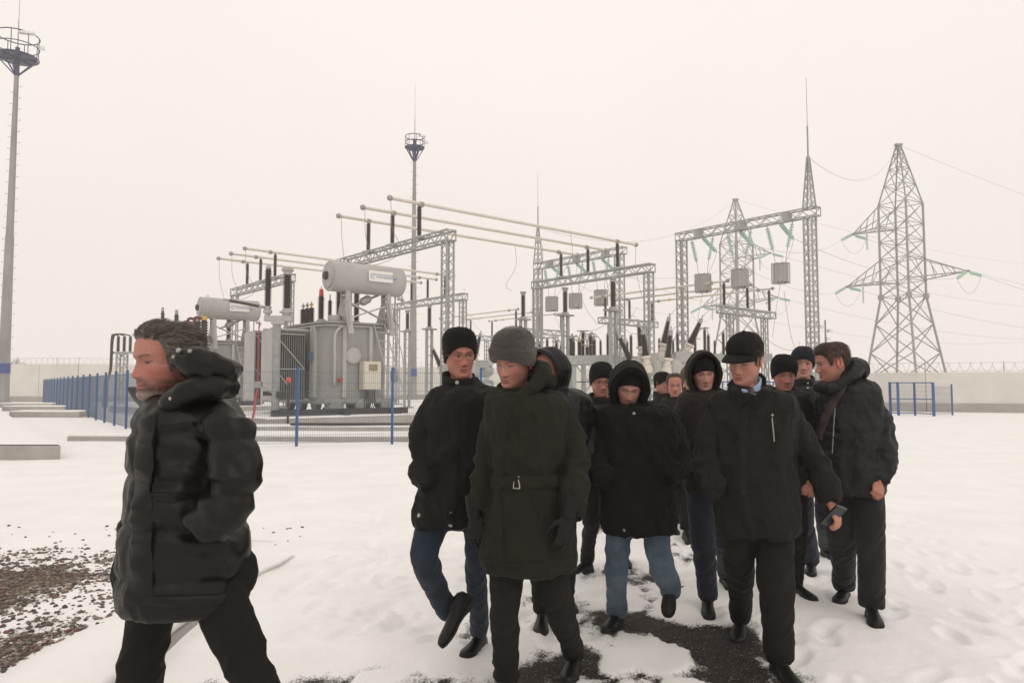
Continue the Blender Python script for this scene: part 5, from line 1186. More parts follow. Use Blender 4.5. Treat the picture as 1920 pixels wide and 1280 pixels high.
def person(key, label, D, head, rows, arms, legs, feet, zf, coat='black_coat', trou='dark_trousers', style='plain', hands=(), gloves=(), hat=None, hair=None, hood=None, collar=None, neck=None, voxel=.011, amp=1.0, hem=None, lump=(), side=False):
    """zf maps a reading off the photograph to its pixel; rows (y, left, right, half depth, depth offset) of the coat from neck to hem"""
    sc = zf(1, 0)[0] - zf(0, 0)[0]; mpp = D / F_PX
    def pt(x, y, dd=0.0): return P(*zf(x, y), D + dd)
    wr = []; adj = ((.052, .62, .060), (.034, .80, .036), (.012, .95, .012)) if not side else ((.02, .9, .0), (.01, 1, 0), (0, 1, 0))
    for k_, (y, L, R, hd, dd) in enumerate(rows):
        if k_ < 3: y, hd, dd = y + adj[k_][0] / (mpp * sc), hd * adj[k_][1], dd + adj[k_][2]
        c = pt((L + R) / 2, y, dd); wr.append((*c, (R - L) / 2 * sc * mpp * (.97 if k_ < 3 else 1), hd))
    q0 = wr[0]; wr = [(q0[0], q0[1] + .01, q0[2] + .026, q0[3] * .62, q0[4] * .6)] + wr
    phi = math.atan2(wr[len(wr) // 2][0], D); wr = [(*q[:3], q[3] * math.cos(phi), q[4]) for q in wr]
    wa = [[(*pt(x, y, dd), r * sc * mpp) for x, y, dd, r in a] for a in arms]; wlg = [[(*pt(x, y, dd), r * sc * mpp) for x, y, dd, r in a] for a in legs]
    wa = [[(q[0], q[1], q[2] - (.045 if i == 0 else .012 if i == 1 else 0), q[3] * (.84 if i == 0 else .96 if i == 1 else 1)) for i, q in enumerate(a)] for a in wa]
    fx_ = []
    for lg, src, ft in zip(wlg, legs, feet):      # a planted foot fixes where its ankle stands
        if not isinstance(ft[0], str): fx_.append(ft); continue
        x, y, dd, r = src[-1]; an = G(*zf(x, y), .06); dy = an[1] - lg[-1][1]; lg[-1] = (an[0], an[1], an[2] + .012, lg[-1][3])
        for k_, fr_ in ((-2, .62), (-3, .25)):
            x, y, dd, r = src[k_]; lg[k_] = (*P(*zf(x, y), D + dd + dy * fr_), lg[k_][3])
        d_ = norm(V(*ft[1], 0)); hl = V(an[0], an[1], 0) - d_ * .055; to = hl + d_ * ft[2]; hl[2] = g_at(hl[0], hl[1]) - .006; to[2] = g_at(to[0], to[1]) - .004; fx_.append((hl, to))
    feet = fx_
    mid = wr[len(wr) // 2]; base = V(mid[0], D, 0)
    # head placement: (nasion pixel, yaw, pitch, roll)
    hx, hy, yaw, pit, rol = head['at']; yaw = yaw + math.degrees(math.atan2(-(hx - 960), F_PX)); hs = head.get('size', 1.0); R3 = np.array(Matrix.Rotation(math.radians(yaw), 3, 'Z') @ Matrix.Rotation(math.radians(pit), 3, 'X') @ Matrix.Rotation(math.radians(rol), 3, 'Y'))
    org = P(hx, hy, D + head.get('dd', -.05)) - R3 @ (V(0, -.095, 0) * hs); H = lambda q: org + R3 @ (V(*q) * hs)
    # body: trunk, limbs and neck grown into one surface, hands and head continuing it
    bm = MB(); trunk(bm, [(q[0], q[1], q[2] - .03, q[3], q[4]) for q in wr[:-2]], 24, shrink=.05, rot=phi)
    nb = wr[0]; bm.path([V(nb[0], nb[1], nb[2] - .12), V(nb[0], nb[1], nb[2]) * .5 + H((0, .02, -.15)) * .5, H((0, .012, -.10))], [.075, .062, .055], 14)
    for a in wa: limb(bm, [(q[0], q[1], q[2] - (.05 if i == 0 else .012 if i == 1 else 0), q[3]) for i, q in enumerate(a)], 10, .52)
    for a in wlg: limb(bm, a, 10, .72)
    body = to_mesh_remeshed(bm, .016, 4); co, _ = get_co(body); polys = [tuple(p.vertices) for p in body.polygons]; bpy.data.meshes.remove(body)
    sk = head.get('skin', (.40, .205, .145)); fin = MB(); fin.v = [tuple(q) for q in co]; fin.f = polys; fin.m = [0] * len(polys); cols = [tuple(sk)] * len(co)
    for h in hands:
        hm = MB(); make_hand(hm, h['at'](pt), V(*h['dir']), V(*h['palm']), h.get('curl', .5), h.get('size', 1.0), h.get('thumb', 1)); hb = MB()
        w_, d_ = V(*h['at'](pt)), norm(V(*h['dir'])); hm.path([w_ - d_ * .12, w_ - d_ * .04, w_ + d_ * .01], [.032, .027, .024], 10)
        me_ = to_mesh_remeshed(hm, .0035, 3); c2, n2 = get_co(me_); fin.add(c2, [tuple(p.vertices) for p in me_.polygons]); bpy.data.meshes.remove(me_)
        cols += [tuple(np.array(sk) * V(1.0, .85, .85))] * len(c2)
    hm, hc = make_head(head); fin.add([H(q) for q in hm.v], hm.f); cols += hc
    body = obj("person", fin, M['skin'], None, True, base); body.location = tuple(base); tag(body, label, "person", "men walking in winter clothes")
    at = body.data.attributes.new('col', 'FLOAT_COLOR', 'POINT'); at.data.foreach_set('color', np.array([(*c, 1) for c in cols], np.float32).ravel())
    # coat
    cm = MB(); trunk(cm, wr, rot=phi)
    for a in wa: limb(cm, a, 18)
    for l in lump:
        q = pt(l[0], l[1], l[2]); cm.ball(q, l[3], 10)
    me_ = to_mesh_remeshed(cm, voxel, 6); co, nn = get_co(me_); p = co.copy(); sd = sum(map(ord, key))
    rid = lambda s, k: 1 - np.abs(2 * fbm(p * s, k, 3) - 1)
    shr = lambda k: 1 - np.abs(2 * fbm(np.c_[p[:, 0] * 11 + p[:, 2] * 5, p[:, 1] * 11, p[:, 2] * 6 - p[:, 0] * 4], k, 3) - 1)
    dsp = amp * (.034 * (rid(V(5.5, 5.5, 3.2), sd) - .75) + .032 * (shr(sd + 7) - .75) + .004 * (fbm(p * 38, sd + 3, 2) - .5))
    if style == 'down':
        zz = p[:, 2] + .05 * (fbm(p * V(4, 4, 2), sd + 5, 2) - .5) * 2 + .05 * p[:, 0]; q = np.abs(np.sin(np.pi * zz / .15)); dsp = dsp * .9 + .016 * (np.clip(q * 1.8, 0, 1) ** .6 - .75) + .006 * (rid(V(26, 26, 10), sd + 9) - .75) * (1 - q)
    elif style == 'quilt':
        zz = p[:, 2] + .006 * (fbm(p * 8, sd + 5, 2) - .5) * 2; q = np.abs(np.sin(np.pi * zz / .062)); dsp = dsp * .9 + .0042 * (np.clip(q * 1.6, 0, 1) ** .6 - .75)
    def folds(e, dr, rad, am, fr):        # creases running round the limb, broken up
        rr = np.linalg.norm(p - e, axis=1); t = (p - e) @ dr; side = p - e - t[:, None] * dr; q = np.c_[t * fr, side[:, 0] * 6 + side[:, 2] * 4, side[:, 1] * 6 + t * 4]
        return am * (1 - np.abs(2 * fbm(q, sd + int(fr), 2) - 1) - .7) * np.exp(-(rr / rad) ** 2)
    for a in wa:
        dr = norm(V(*a[-1][:3]) - V(*a[0][:3])); dsp += folds(V(*a[len(a) // 2][:3]), dr, .20, .036, 15) + folds(V(*a[-1][:3]), dr, .14, .022, 19)
    co = co + nn * dsp[:, None]; me_.vertices.foreach_set('co', (co - base).astype(np.float32).ravel()); me_.name = "coat"; me_.materials.clear(); me_.update(); ct = link_mesh("coat", me_, M[coat], body, True)
    bvh = BVHTree.FromPolygons([Vector(q) for q in co], [tuple(q.vertices) for q in me_.polygons])
    bvhs = [bvh]
    # trousers
    tm = MB()
    for a in wlg: limb(tm, a, 18, .94)
    h0, h1 = V(*wlg[0][0][:3]), V(*wlg[1][0][:3]); tm.ball((h0 + h1) / 2 + V(0, 0, .05), (np.linalg.norm(h1 - h0) / 2 + .09, .12, .14), 10)
    me2 = to_mesh_remeshed(tm, .010, 4); c2, n2 = get_co(me2); p = c2.copy(); d2 = .012 * (1 - np.abs(2 * fbm(p * V(9, 9, 4.5), sd + 11, 3) - 1) - .75) + .003 * (fbm(p * 40, sd, 2) - .5)
    for a in wlg:
        kn, an = V(*a[2][:3]), V(*a[-1][:3]); ax_ = norm(an - kn)
        for e, r_, am, fq in ((kn, .22, .026, 9), (an, .17, .032, 12)):
            rr = np.linalg.norm(p - e, axis=1); t = (p - e) @ ax_; sd_ = p - e - t[:, None] * ax_; q = np.c_[t * fq + sd_[:, 0] * 9, sd_[:, 0] * 8 + t * 5, sd_[:, 1] * 8 + t * 4]; d2 += am * (1 - np.abs(2 * fbm(q, sd + fq, 2) - 1) - .7) * np.exp(-(rr / r_) ** 2)
    c2 = c2 + n2 * d2[:, None]; me2.vertices.foreach_set('co', (c2 - base).astype(np.float32).ravel()); me2.name = "trousers"; me2.materials.clear(); me2.update(); link_mesh("trousers", me2, M[trou], body, True)
    for f_ in feet: make_shoe(body, f_[0], f_[1], base, *f_[2:])
    for h in gloves:
        hm = MB(); w_, d_ = V(*h['at'](pt)), norm(V(*h['dir'])); make_hand(hm, w_, d_, V(*h['palm']), h.get('curl', .5), h.get('size', 1.12), h.get('thumb', 1)); hm.path([w_ - d_ * .09, w_ - d_ * .03, w_ + d_ * .02], [.046, .042, .036], 12)
        me_ = to_mesh_remeshed(hm, .004, 3); c3, n3 = get_co(me_); c3 += n3 * (.003 * (fbm(c3 * 60, 5, 2) - .5))[:, None]; me_.vertices.foreach_set('co', (c3 - base).astype(np.float32).ravel()); me_.name = "glove"; me_.materials.clear(); me_.update(); link_mesh("glove", me_, M['glove'], body, True)
    def wear(name, mb, m, sm=True, sharp=60, cols=None):
        mb.v = [tuple(H(q)) for q in mb.v]; o = obj(name, mb, m, body, sm, base, sharp)
        if cols is not None: at = o.data.attributes.new('col', 'FLOAT_COLOR', 'POINT'); at.data.foreach_set('color', np.array([(*c, 1) for c in cols], np.float32).ravel())
        return o
    if hair: hm, hc = make_hair(hair); wear("hair", hm, M['hair'], True, 180, hc)
    if hat:
        for k, h in enumerate(hat if isinstance(hat, list) else [hat]):
            if h.get('kind') == 'cap': o = wear("cap", make_cap(h), M[h['m']]); v_ = make_visor(h.get('visor', .075)); v_.v = [tuple(H(q)) for q in v_.v]; obj("visor", v_, M[h['m']], o, True, base, 40)
            else: wear("beanie", make_beanie(h), M[h['m']])
    if hood: 
        hm = make_hood(hood); hm2 = hood.get('pitch', None); o = wear("hood", hm, M[hood['m']])
    # stand collar
    for cl_ in (collar if isinstance(collar, list) else [collar] if collar is not None else []):
        rx, ry = cl_.get('r', (.078, .086)); hb, hf, z0 = cl_.get('hb', .130) * hs, cl_.get('hf', .086) * hs, cl_.get('z0', -.215) * hs; Rz = np.array(Matrix.Rotation(math.radians(cl_.get('yaw', yaw * .8)), 3, 'Z')); NR = 60; Rg = []; gap = cl_.get('gap', .0); fl = cl_.get('fl', .04)
        c = org + Rz @ V(0, cl_.get('dy', .022), 0) + V(0, 0, z0)
        for (zo, ro) in ((-.25, .02), (.0, .012), (.35, .012), (.7, .013), (.95, .012), (1.0, .007), (.96, .000), (.5, -.005), (-.2, -.008)):
            r = []
            for k in range(NR):
                a = 2*math.pi*k/NR; fa = math.cos(a); w = ((1 + fa) / 2) ** 1.5; hh = hb * (1 - w) + hf * w; z = hh * zo * (1 - gap * math.exp(-(((a + math.pi) % (2*math.pi) - math.pi) / .20) ** 2)); rr = (1 + fl * zo)
                n_ = float(fbm(V(math.cos(a) * 2.2, math.sin(a) * 2.2, zo * 2), sd + 1, 3)) - .5
                r.append(c + Rz @ V(math.sin(a) * (rx * rr + ro + n_ * .014), -fa * (ry * rr + ro + n_ * .014) - cl_.get('lean', .0) * zo, z + n_ * .010))
            Rg.append(r)
        mb = MB(); mb.rings(Rg, False); bvhs.append(BVHTree.FromPolygons([Vector(q) for q in mb.v], mb.f)); obj(cl_.get('name', "collar"), mb, M[cl_.get('m', coat)], body, True, base, 50)
    def ray_hit(px, py):
        d = Vector(ray(px, py)).normalized(); hs_ = [h for h in (b_.ray_cast(Vector((0, 0, CAM_Z)), d) for b_ in bvhs) if h[0] is not None]
        if not hs_: return None
        h = min(hs_, key=lambda q: q[3]); nn_ = V(*h[1]); return V(*h[0]), (nn_ if nn_ @ V(*d) < 0 else -nn_)
    def strip(name, pts, w, th=.004, m=coat, parent=None, step=4, lift=.001):
        """a band laid along the coat surface through the given readings"""
        P_ = [zf(*q) for q in pts]; S = []
        for (x0, y0), (x1, y1) in zip(P_[:-1], P_[1:]):
            k = max(2, int(math.hypot(x1 - x0, y1 - y0) / step))
            S += [(x0 + (x1 - x0) * i / k, y0 + (y1 - y0) * i / k) for i in range(k)]
        S.append(P_[-1]); hits = [h for h in (ray_hit(*q) for q in S) if h is not None]
        if len(hits) < 2: return None
        pos = np.array([h[0] for h in hits]); nr = np.array([h[1] for h in hits])
        for _ in range(3): pos[1:-1] = (pos[:-2] + 2 * pos[1:-1] + pos[2:]) / 4; nr[1:-1] = (nr[:-2] + nr[1:-1] + nr[2:]) / 3
        R = []
        for i in range(len(pos)):
            d = norm(pos[min(i+1, len(pos)-1)] - pos[max(i-1, 0)]); n_ = norm(nr[i]); s = norm(np.cross(d, n_)); q = pos[i]
            R.append([q - s*w/2 - n_*.006, q + s*w/2 - n_*.006, q + s*w/2 + n_*(th*.4+lift), q + s*w*.4 + n_*(th+lift), q - s*w*.4 + n_*(th+lift), q - s*w/2 + n_*(th*.4+lift)])
        mb = MB(); mb.rings(R, True); return obj(name, mb, M[m], parent or body, True, base, 50)
    def button(pos, r=.011, m='metal', name="button"):
        h = ray_hit(*zf(*pos))
        if h is None: return
        mb = MB(); mb.lathe(h[0] - h[1] * .003, h[0] + h[1] * .006, [(0, r), (.6, r), (1, r * .8)], 12); obj(name, mb, M[m], body, True, base, 40)
    def glasses(m='frame'):
        mb = MB()
        for s in (-1, 1):
            c = V(s * .0335, -.1075, -.002); mb.path([c + V(.0265 * np.sign(math.cos(a)) * abs(math.cos(a)) ** .7, .004 * math.cos(a) * s * -1 if False else abs(c[0] + .026 * math.cos(a)) * .12, .0175 * np.sign(math.sin(a)) * abs(math.sin(a)) ** .7) for a in np.linspace(0, 2*math.pi, 25)],   .0010, 5)
            mb.path([V(s * .062, -.098, .006), V(s * .076, -.07, .006), V(s * .080, .0, .004)], .0020, 5)
        mb.path([V(-.008, -.106, .002), V(0, -.111, .005), V(.008, -.106, .002)], .0014, 5); wear("glasses", mb, M[m])
    return dict(body=body, coat=ct, pt=pt, strip=strip, button=button, glasses=glasses, H=H, base=base, wear=wear, hit=ray_hit, zf=zf)
z7 = lambda x, y: (180 + .547 * x, 580 + .547 * y)
z8 = lambda x, y: (740 + .547 * x, 580 + .547 * y)
zA = lambda x, y: (1020 + .469 * x, 620 + .469 * y)
zB = lambda x, y: (1240 + .531 * x, 600 + .531 * y)
def gfoot(heel_px, toe_dir, L=.30, z=0.0):
    """a shoe planted on the ground: heel pixel and heading"""
    h = G(*heel_px); d = norm(V(*toe_dir, 0)); g = g_at(h[0], h[1]); h[2] = g; t_ = h + d * L; t_[2] = g_at(t_[0], t_[1]); return h + V(0, 0, .002), t_ + V(0, 0, .004)
def hang(px_toe, dtoe, back, L=.30):
    """a lifted shoe: toe pixel and distance, vector from toe to heel"""
    t_ = P(*px_toe, dtoe); return t_ + norm(V(*back)) * L, t_

GREYH = (.050, .039, .031); GREYL = (.135, .115, .098)
# 1 bare headed man striding past at the left, seen from his side
p1 = person('p1', "bare headed grey haired man with goatee in long dark down jacket, striding left", 2.35,
    dict(at=(259, 680, -62, 3, 0), dd=-.04, size=1.05, nose=.95, skin=(.385, .185, .135), flush=.75, lid=.45, beard=(.75, [(.045, .032, .025), (.26, .235, .21)]), brow=(.05, .033, .025), wide=1.05),
    [(275, 232, 440, .11, 0), (312, 186, 478, .16, 0), (352, 150, 500, .20, 0), (420, 130, 508, .215, 0), (540, 120, 500, .22, 0), (640, 113, 494, .22, 0), (720, 103, 505, .22, 0), (800, 92, 520, .225, 0), (900, 88, 522, .215, 0), (975, 88, 520, .21, 0), (996, 98, 512, .20, 0)],
    [[(410, 330, -.17, 62), (455, 420, -.22, 70), (478, 530, -.24, 70), (482, 600, -.24, 64), (430, 690, -.25, 58), (350, 762, -.25, 50)], [(300, 340, .17, 60), (250, 460, .24, 62), (190, 600, .24, 56), (130, 740, .2, 46), (112, 780, .18, 40)]],
    [[(205, 960, .07, 84), (178, 1100, .08, 80), (150, 1270, .08, 78), (150, 1400, .08, 68), (135, 1840, .10, 52)], [(410, 950, -.07, 88), (470, 1100, -.08, 84), (545, 1280, -.08, 70), (590, 1390, -.08, 66), (760, 1760, -.06, 50)]],
    [((P(175, 1640, 2.45)), P(80, 1650, 2.45)), (P(640, 1590, 2.29), P(575, 1650, 2.29))], z7, 'brown_black', 'black_trousers', 'down', hair=dict(front=.074, back=-.085, th=.0075, col=GREYH, col2=GREYL, greyside=.55, burn=-.022, strands=3200, seed=4, topk=.25), voxel=.009, amp=.8, side=True)
# crumpled hood lying on his shoulders, and the gaping collar
b1 = p1['base']; pt = p1['pt']
def blob(name, parent, base, pts, m, voxel=.008, amp=.012, seed=1, parts=None):
    mb = MB()
    for x in pts: mb.ball(*x)
    for x in (parts or []): mb.path(*x)
    me_ = to_mesh_remeshed(mb, voxel, 6); c, n_ = get_co(me_); r_ = 1 - np.abs(2 * fbm(c * V(12, 12, 14), seed, 3) - 1); c += n_ * (amp * (r_ - .75) + .003 * (fbm(c * 45, seed, 2) - .5))[:, None]
    me_.vertices.foreach_set('co', (c - base).astype(np.float32).ravel()); me_.name = name; me_.materials.clear(); me_.update(); return link_mesh(name, me_, M[m], parent, True)
blob("hood", p1['body'], b1, [(pt(395, 205, -.02), (.092, .13, .042)), (pt(428, 215, .0), (.045, .11, .050)), (pt(335, 178, -.13), (.058, .05, .030))], 'brown_black', .008, .014, 3,
     [([pt(455, 235, -.08), pt(440, 205, -.13), pt(390, 185, -.16), pt(335, 165, -.155), pt(283, 152, -.14)], [.030, .036, .038, .034, .019], 12), ([pt(285, 160, -.15), pt(305, 185, -.15), pt(340, 212, -.16), pt(400, 225, -.16)], [.014, .026, .03, .035], 12)])
blob("collar", p1['body'], b1, [], 'brown_black', .006, .009, 5, [([pt(455, 262, -.06), pt(400, 262, -.15), pt(345, 272, -.19), pt(300, 288, -.195), pt(262, 318, -.18), pt(235, 345, -.12)], [.045, .045, .042, .038, .034, .03], 12),
     ([pt(240, 345, -.08), pt(190, 318, .02), pt(150, 292, .07), pt(112, 270, .09)], [.04, .034, .026, .006], 12), ([pt(400, 250, .13), pt(290, 285, .16), pt(200, 310, .13), pt(150, 292, .08)], [.045, .045, .035, .022], 12)])
for q, d_, r_ in (((150, 258), .06, .009), ((258, 305), -.215, .008), ((283, 140), -.175, .008), ((322, 143), -.185, .007), ((266, 163), -.16, .007), ((215, 335), -.16, .008)):
    mb = MB(); c = pt(*q, d_); mb.ball(c, r_, 6); obj("snap", mb, M['clamp'], p1['body'], True, b1)
p1['strip']("placket", [(182, 370), (168, 500), (160, 640), (158, 800), (160, 990)], .07, .006, 'brown_black')
p1['strip']("pocket_flap", [(195, 690), (250, 700), (310, 690)], .06, .008, 'brown_black')
p1['strip']("pocket_seam", [(190, 632), (330, 636)], .012, .004, 'brown_black'); p1['strip']("chest_seam", [(215, 410), (290, 398), (360, 388)], .012, .004, 'brown_black')
p1['strip']("hem_band", [(105, 985), (200, 1000), (320, 1000), (430, 992), (518, 965)], .035, .006, 'brown_black')

# 2 man with thin glasses and black beanie
p2 = person('p2', "man in black beanie and thin glasses, black coat, blue jeans, one foot lifted", 3.95,
    dict(at=(870, 668, 14, 9, -3), size=1.08, skin=(.42, .20, .145), flush=.75, lid=.25, gaze=1.0),
    [(222, 205, 305, .09, .02), (246, 150, 345, .13, .02), (275, 122, 372, .16, .0), (340, 108, 375, .17, 0), (450, 112, 360, .17, 0), (560, 105, 340, .17, 0), (640, 82, 320, .18, 0), (700, 66, 305, .18, 0), (735, 70, 300, .16, 0)],
    [[(140, 290, 0, 42), (105, 380, 0, 44), (97, 500, -.02, 40), (97, 560, -.08, 38), (125, 610, -.16, 36)], [(345, 300, 0, 42), (365, 420, 0, 44), (360, 540, 0, 42), (330, 600, -.08, 38)]],
    [[(150, 690, 0, 56), (118, 770, -.05, 53), (104, 850, -.08, 48), (140, 950, .05, 42), (190, 1040, .16, 37)], [(275, 710, 0, 44), (278, 800, 0, 40), (278, 900, 0, 37), (288, 1010, .02, 36), (292, 1108, .02, 35)]],
    [hang((828, 1213), 3.95, (.22, .10, .30), .30), ('g', (-.35, -1), .30)], z8, 'black_coat', 'jeans_navy', 'plain', hat=dict(m='black_knit', fuzz=1200, front=.050, side=-.032, back=-.06, off=.0115, top=.140, crease=.004), collar=dict())
p2['glasses'](); p2['strip']("placket", [(222, 280), (210, 400), (200, 560), (188, 735)], .055, .005, 'black_coat')
for q in ((214, 250), (212, 281), (192, 698), (192, 737), (84, 705)): p2['button'](q, .012)
p2['strip']("pocket_welt", [(125, 555), (160, 590)], .03, .006, 'black_coat')

# 3 man in the long olive parka
p3 = person('p3', "man in grey fuzzy beanie and long belted olive parka with black gloves, eyes lowered", 3.55,
    dict(at=(944, 687, -32, 18, 5), dd=-.06, size=1.06, skin=(.42, .225, .16), flush=.4, lid=.85),
    [(232, 365, 490, .10, .03), (258, 335, 535, .14, .02), (285, 318, 585, .17, 0), (340, 310, 600, .185, 0), (440, 312, 590, .18, 0), (540, 320, 578, .18, 0), (600, 322, 578, .18, 0), (700, 305, 596, .19, 0), (800, 297, 615, .20, 0), (860, 296, 622, .20, 0), (888, 308, 612, .19, 0)],
    [[(345, 305, 0, 36), (334, 400, 0, 39), (322, 500, -.02, 38), (300, 600, -.04, 35), (279, 690, -.04, 30)], [(572, 318, 0, 42), (598, 410, 0, 45), (618, 520, -.06, 44), (614, 610, -.14, 42), (602, 695, -.20, 37)]],
    [[(385, 850, 0, 66), (382, 940, -.02, 58), (378, 1030, -.03, 52), (380, 1150, 0, 49), (382, 1262, .0, 46)], [(530, 850, .03, 66), (548, 950, .02, 58), (575, 1050, .02, 52), (598, 1120, .05, 44), (615, 1185, .08, 41)]],
    [('g', (-.25, -1), .30), ('g', (-.25, -1), .30)], z8, 'olive', 'dark_trousers', 'plain', voxel=.010,
    gloves=[dict(at=lambda f: f(276, 700, -.04), dir=(.06, -.1, -1), palm=(.4, .9, 0), curl=.35, thumb=1), dict(at=lambda f: f(594, 704, -.21), dir=(-.18, -.15, -1), palm=(-.5, .85, 0), curl=.4, thumb=-1)],
    hat=dict(m='grey_knit', front=.038, side=-.02, back=-.05, off=.014, top=.158, bulge=.006, cuff=.45, crease=.011, seed=8, fuzz=5000), collar=dict())
b3 = p3['base']; pt = p3['pt']
blob("hood", p3['body'], b3, [(pt(492, 228, .08), (.065, .09, .065)), (pt(515, 245, .04), (.06, .10, .05))], 'olive', .008, .014, 6, [([pt(388, 290, -.13), pt(425, 300, -.15), pt(468, 272, -.13), pt(505, 235, -.08), pt(510, 205, .0), pt(480, 190, .10)], [.018, .026, .036, .042, .042, .03], 12)])
p3['strip']("placket", [(395, 300), (372, 380), (360, 480), (350, 620), (352, 760), (358, 886)], .055, .005, 'olive'); p3['strip']("flap_seam", [(430, 300), (448, 340), (420, 400), (385, 420)], .012, .003, 'olive')
p3['strip']("belt", [(330, 585), (380, 590), (430, 594), (458, 594), (500, 592), (555, 588)], .062, .012, 'olive'); p3['strip']("belt_seam", [(345, 632), (400, 612), (455, 618), (510, 700)], .010, .004, 'olive')
for pts_ in ([(412, 574), (412, 614)], [(427, 574), (427, 614)], [(412, 575), (428, 575)], [(412, 613), (428, 613)]): p3['strip']("buckle", pts_, .006, .012, 'metal', step=2)
for q, r_ in (((383, 441), .014), ((507, 706), .012), ((622, 667), .012), ((408, 312), .013)): p3['button'](q, r_, 'leather')
p3['strip']("hem_band", [(302, 860), (400, 872), (500, 874), (612, 850)], .02, .004, 'olive'); p3['strip']("pocket_welt", [(480, 650), (515, 730)], .016, .005, 'olive')
p3['strip']("cuff_strap", [(575, 652), (600, 662), (632, 668)], .03, .006, 'olive')
o = MB(); w_ = pt(597, 700, -.20); o.path([w_ + V(.046 * math.cos(a), .04 * math.sin(a), .008 + .006 * math.cos(a)) for a in np.linspace(0, 6.28, 20)], .005, 6); obj("glove_cuff", o, M['glove'], p3['body'], True, b3)

# 4 hooded man in a quilted jacket behind him
person('p4', "man with black quilted hood up, mostly hidden behind the grey beanie man", 4.6, dict(at=(1016, 696, -42, 12, 0), skin=(.38, .18, .13), lid=.5),
    [(235, 470, 590, .10, .03), (262, 440, 640, .15, .02), (300, 425, 670, .18, 0), (380, 420, 672, .19, 0), (500, 425, 655, .19, 0), (640, 430, 640, .19, 0), (720, 430, 640, .18, 0)],
    [[(640, 300, 0, 40), (665, 400, 0, 42), (662, 520, -.05, 40), (630, 600, -.12, 36)], [(450, 300, 0, 40), (430, 400, 0, 42), (430, 520, -.05, 40), (450, 600, -.12, 36)]],
    [[(495, 690, 0, 48), (495, 780, 0, 44), (495, 860, 0, 40), (500, 950, .04, 36), (506, 1030, .04, 33)], [(580, 690, 0, 48), (582, 780, .08, 44), (584, 860, .12, 40), (590, 920, .3, 34), (590, 970, .4, 30)]],
    [('g', (-.1, -1), .30), ('g', (.1, -1), .30)], z8, 'quilt_black', 'black_trousers', 'quilt', hood=dict(m='quilt_black', w=.118, h=.145, quilt=.006, crease=.010, rim=.010, bottom=-.19), collar=dict())
# 5 man with glasses half hidden behind the black hood
p5 = person('p5', "man in black beanie and glasses half hidden behind the black hooded coat", 5.6, dict(at=(1131, 718, 12, 8, 0), skin=(.36, .175, .13), lid=.35, beard=(.35, [(.05, .035, .028)])),
    [(262, 205, 285, .09, .03), (280, 165, 320, .14, .02), (310, 150, 340, .17, 0), (400, 150, 345, .18, 0), (500, 155, 340, .18, 0), (580, 160, 335, .18, 0), (610, 165, 330, .17, 0)],
    [[(175, 310, 0, 30), (165, 400, 0, 32), (165, 490, 0, 30), (185, 570, -.08, 26)], [(325, 310, 0, 30), (335, 400, 0, 32), (335, 490, 0, 30), (315, 570, -.08, 26)]],
    [[(200, 590, 0, 40), (195, 680, 0, 38), (190, 760, -.02, 35), (178, 840, .0, 32), (172, 925, .02, 29)], [(285, 590, 0, 40), (300, 680, .1, 38), (310, 760, .15, 35), (315, 840, .3, 32), (318, 890, .4, 29)]],
    [('g', (-.85, -.75), .31), ('g', (0, -1), .30)], zA, 'charcoal_coat', 'black_trousers', 'plain', hat=dict(m='black_knit', fuzz=1200, front=.045, side=-.02, back=-.055, off=.012, top=.155, bulge=.004, lean=(.012, .02, 0), crease=.006, seed=12), collar=dict())
p5['glasses']()
# 6 black hooded coat, light jeans
p6 = person('p6', "smiling man in a black coat with big hood up, hands in pockets, pale blue jeans", 4.55, dict(at=(1181, 736, 4, 24, 5), dd=-.10, size=1.02, skin=(.42, .235, .175), lid=.7, flush=.5, beard=(.5, [(.06, .042, .033)])),
    [(250, 290, 398, .10, .03), (272, 250, 462, .15, .02), (306, 216, 516, .18, 0), (380, 212, 535, .185, 0), (460, 220, 528, .185, 0), (560, 226, 525, .19, 0), (660, 226, 523, .20, 0), (750, 228, 525, .20, 0), (800, 238, 516, .19, 0)],
    [[(242, 322, 0, 38), (232, 410, 0, 42), (222, 500, -.02, 41), (228, 560, -.10, 40), (256, 600, -.17, 36)], [(500, 322, 0, 40), (528, 410, 0, 45), (536, 500, -.02, 44), (520, 552, -.10, 41), (480, 590, -.17, 38)]],
    [[(300, 770, 0, 54), (294, 860, 0, 50), (288, 950, -.02, 46), (290, 1040, 0, 43), (292, 1128, .02, 42)], [(445, 770, 0, 56), (455, 860, -.03, 54), (472, 950, -.05, 50), (500, 1010, .04, 44), (508, 1050, .08, 36)]],
    [('g', (-.45, -1), .31), hang((1252, 1157), 4.50, (.06, .17, .19), .27)], zA, 'black_wool', 'jeans_light', 'plain', hat=dict(m='black_knit', fuzz=1200, front=.050, side=-.02, back=-.06, off=.006, top=.135, crease=.003), hood=dict(m='black_wool', w=.112, h=.150, depth=.25, front=-.080, crease=.018, rim=.022, bottom=-.22, peak=.008, side_back=.012, chin_fwd=-.01), collar=dict(hf=.03, hb=.06, z0=-.225, ))
p6['strip']("placket", [(352, 300), (345, 420), (335, 560), (328, 700), (325, 800)], .05, .005, 'black_wool'); p6['strip']("arm_patch", [(522, 332), (535, 372)], .055, .005, 'charcoal_coat'); p6['button']((360, 330), .010); p6['button']((320, 795), .012)
p6['strip']("pocket_welt", [(462, 530), (470, 600)], .018, .006, 'black_wool')
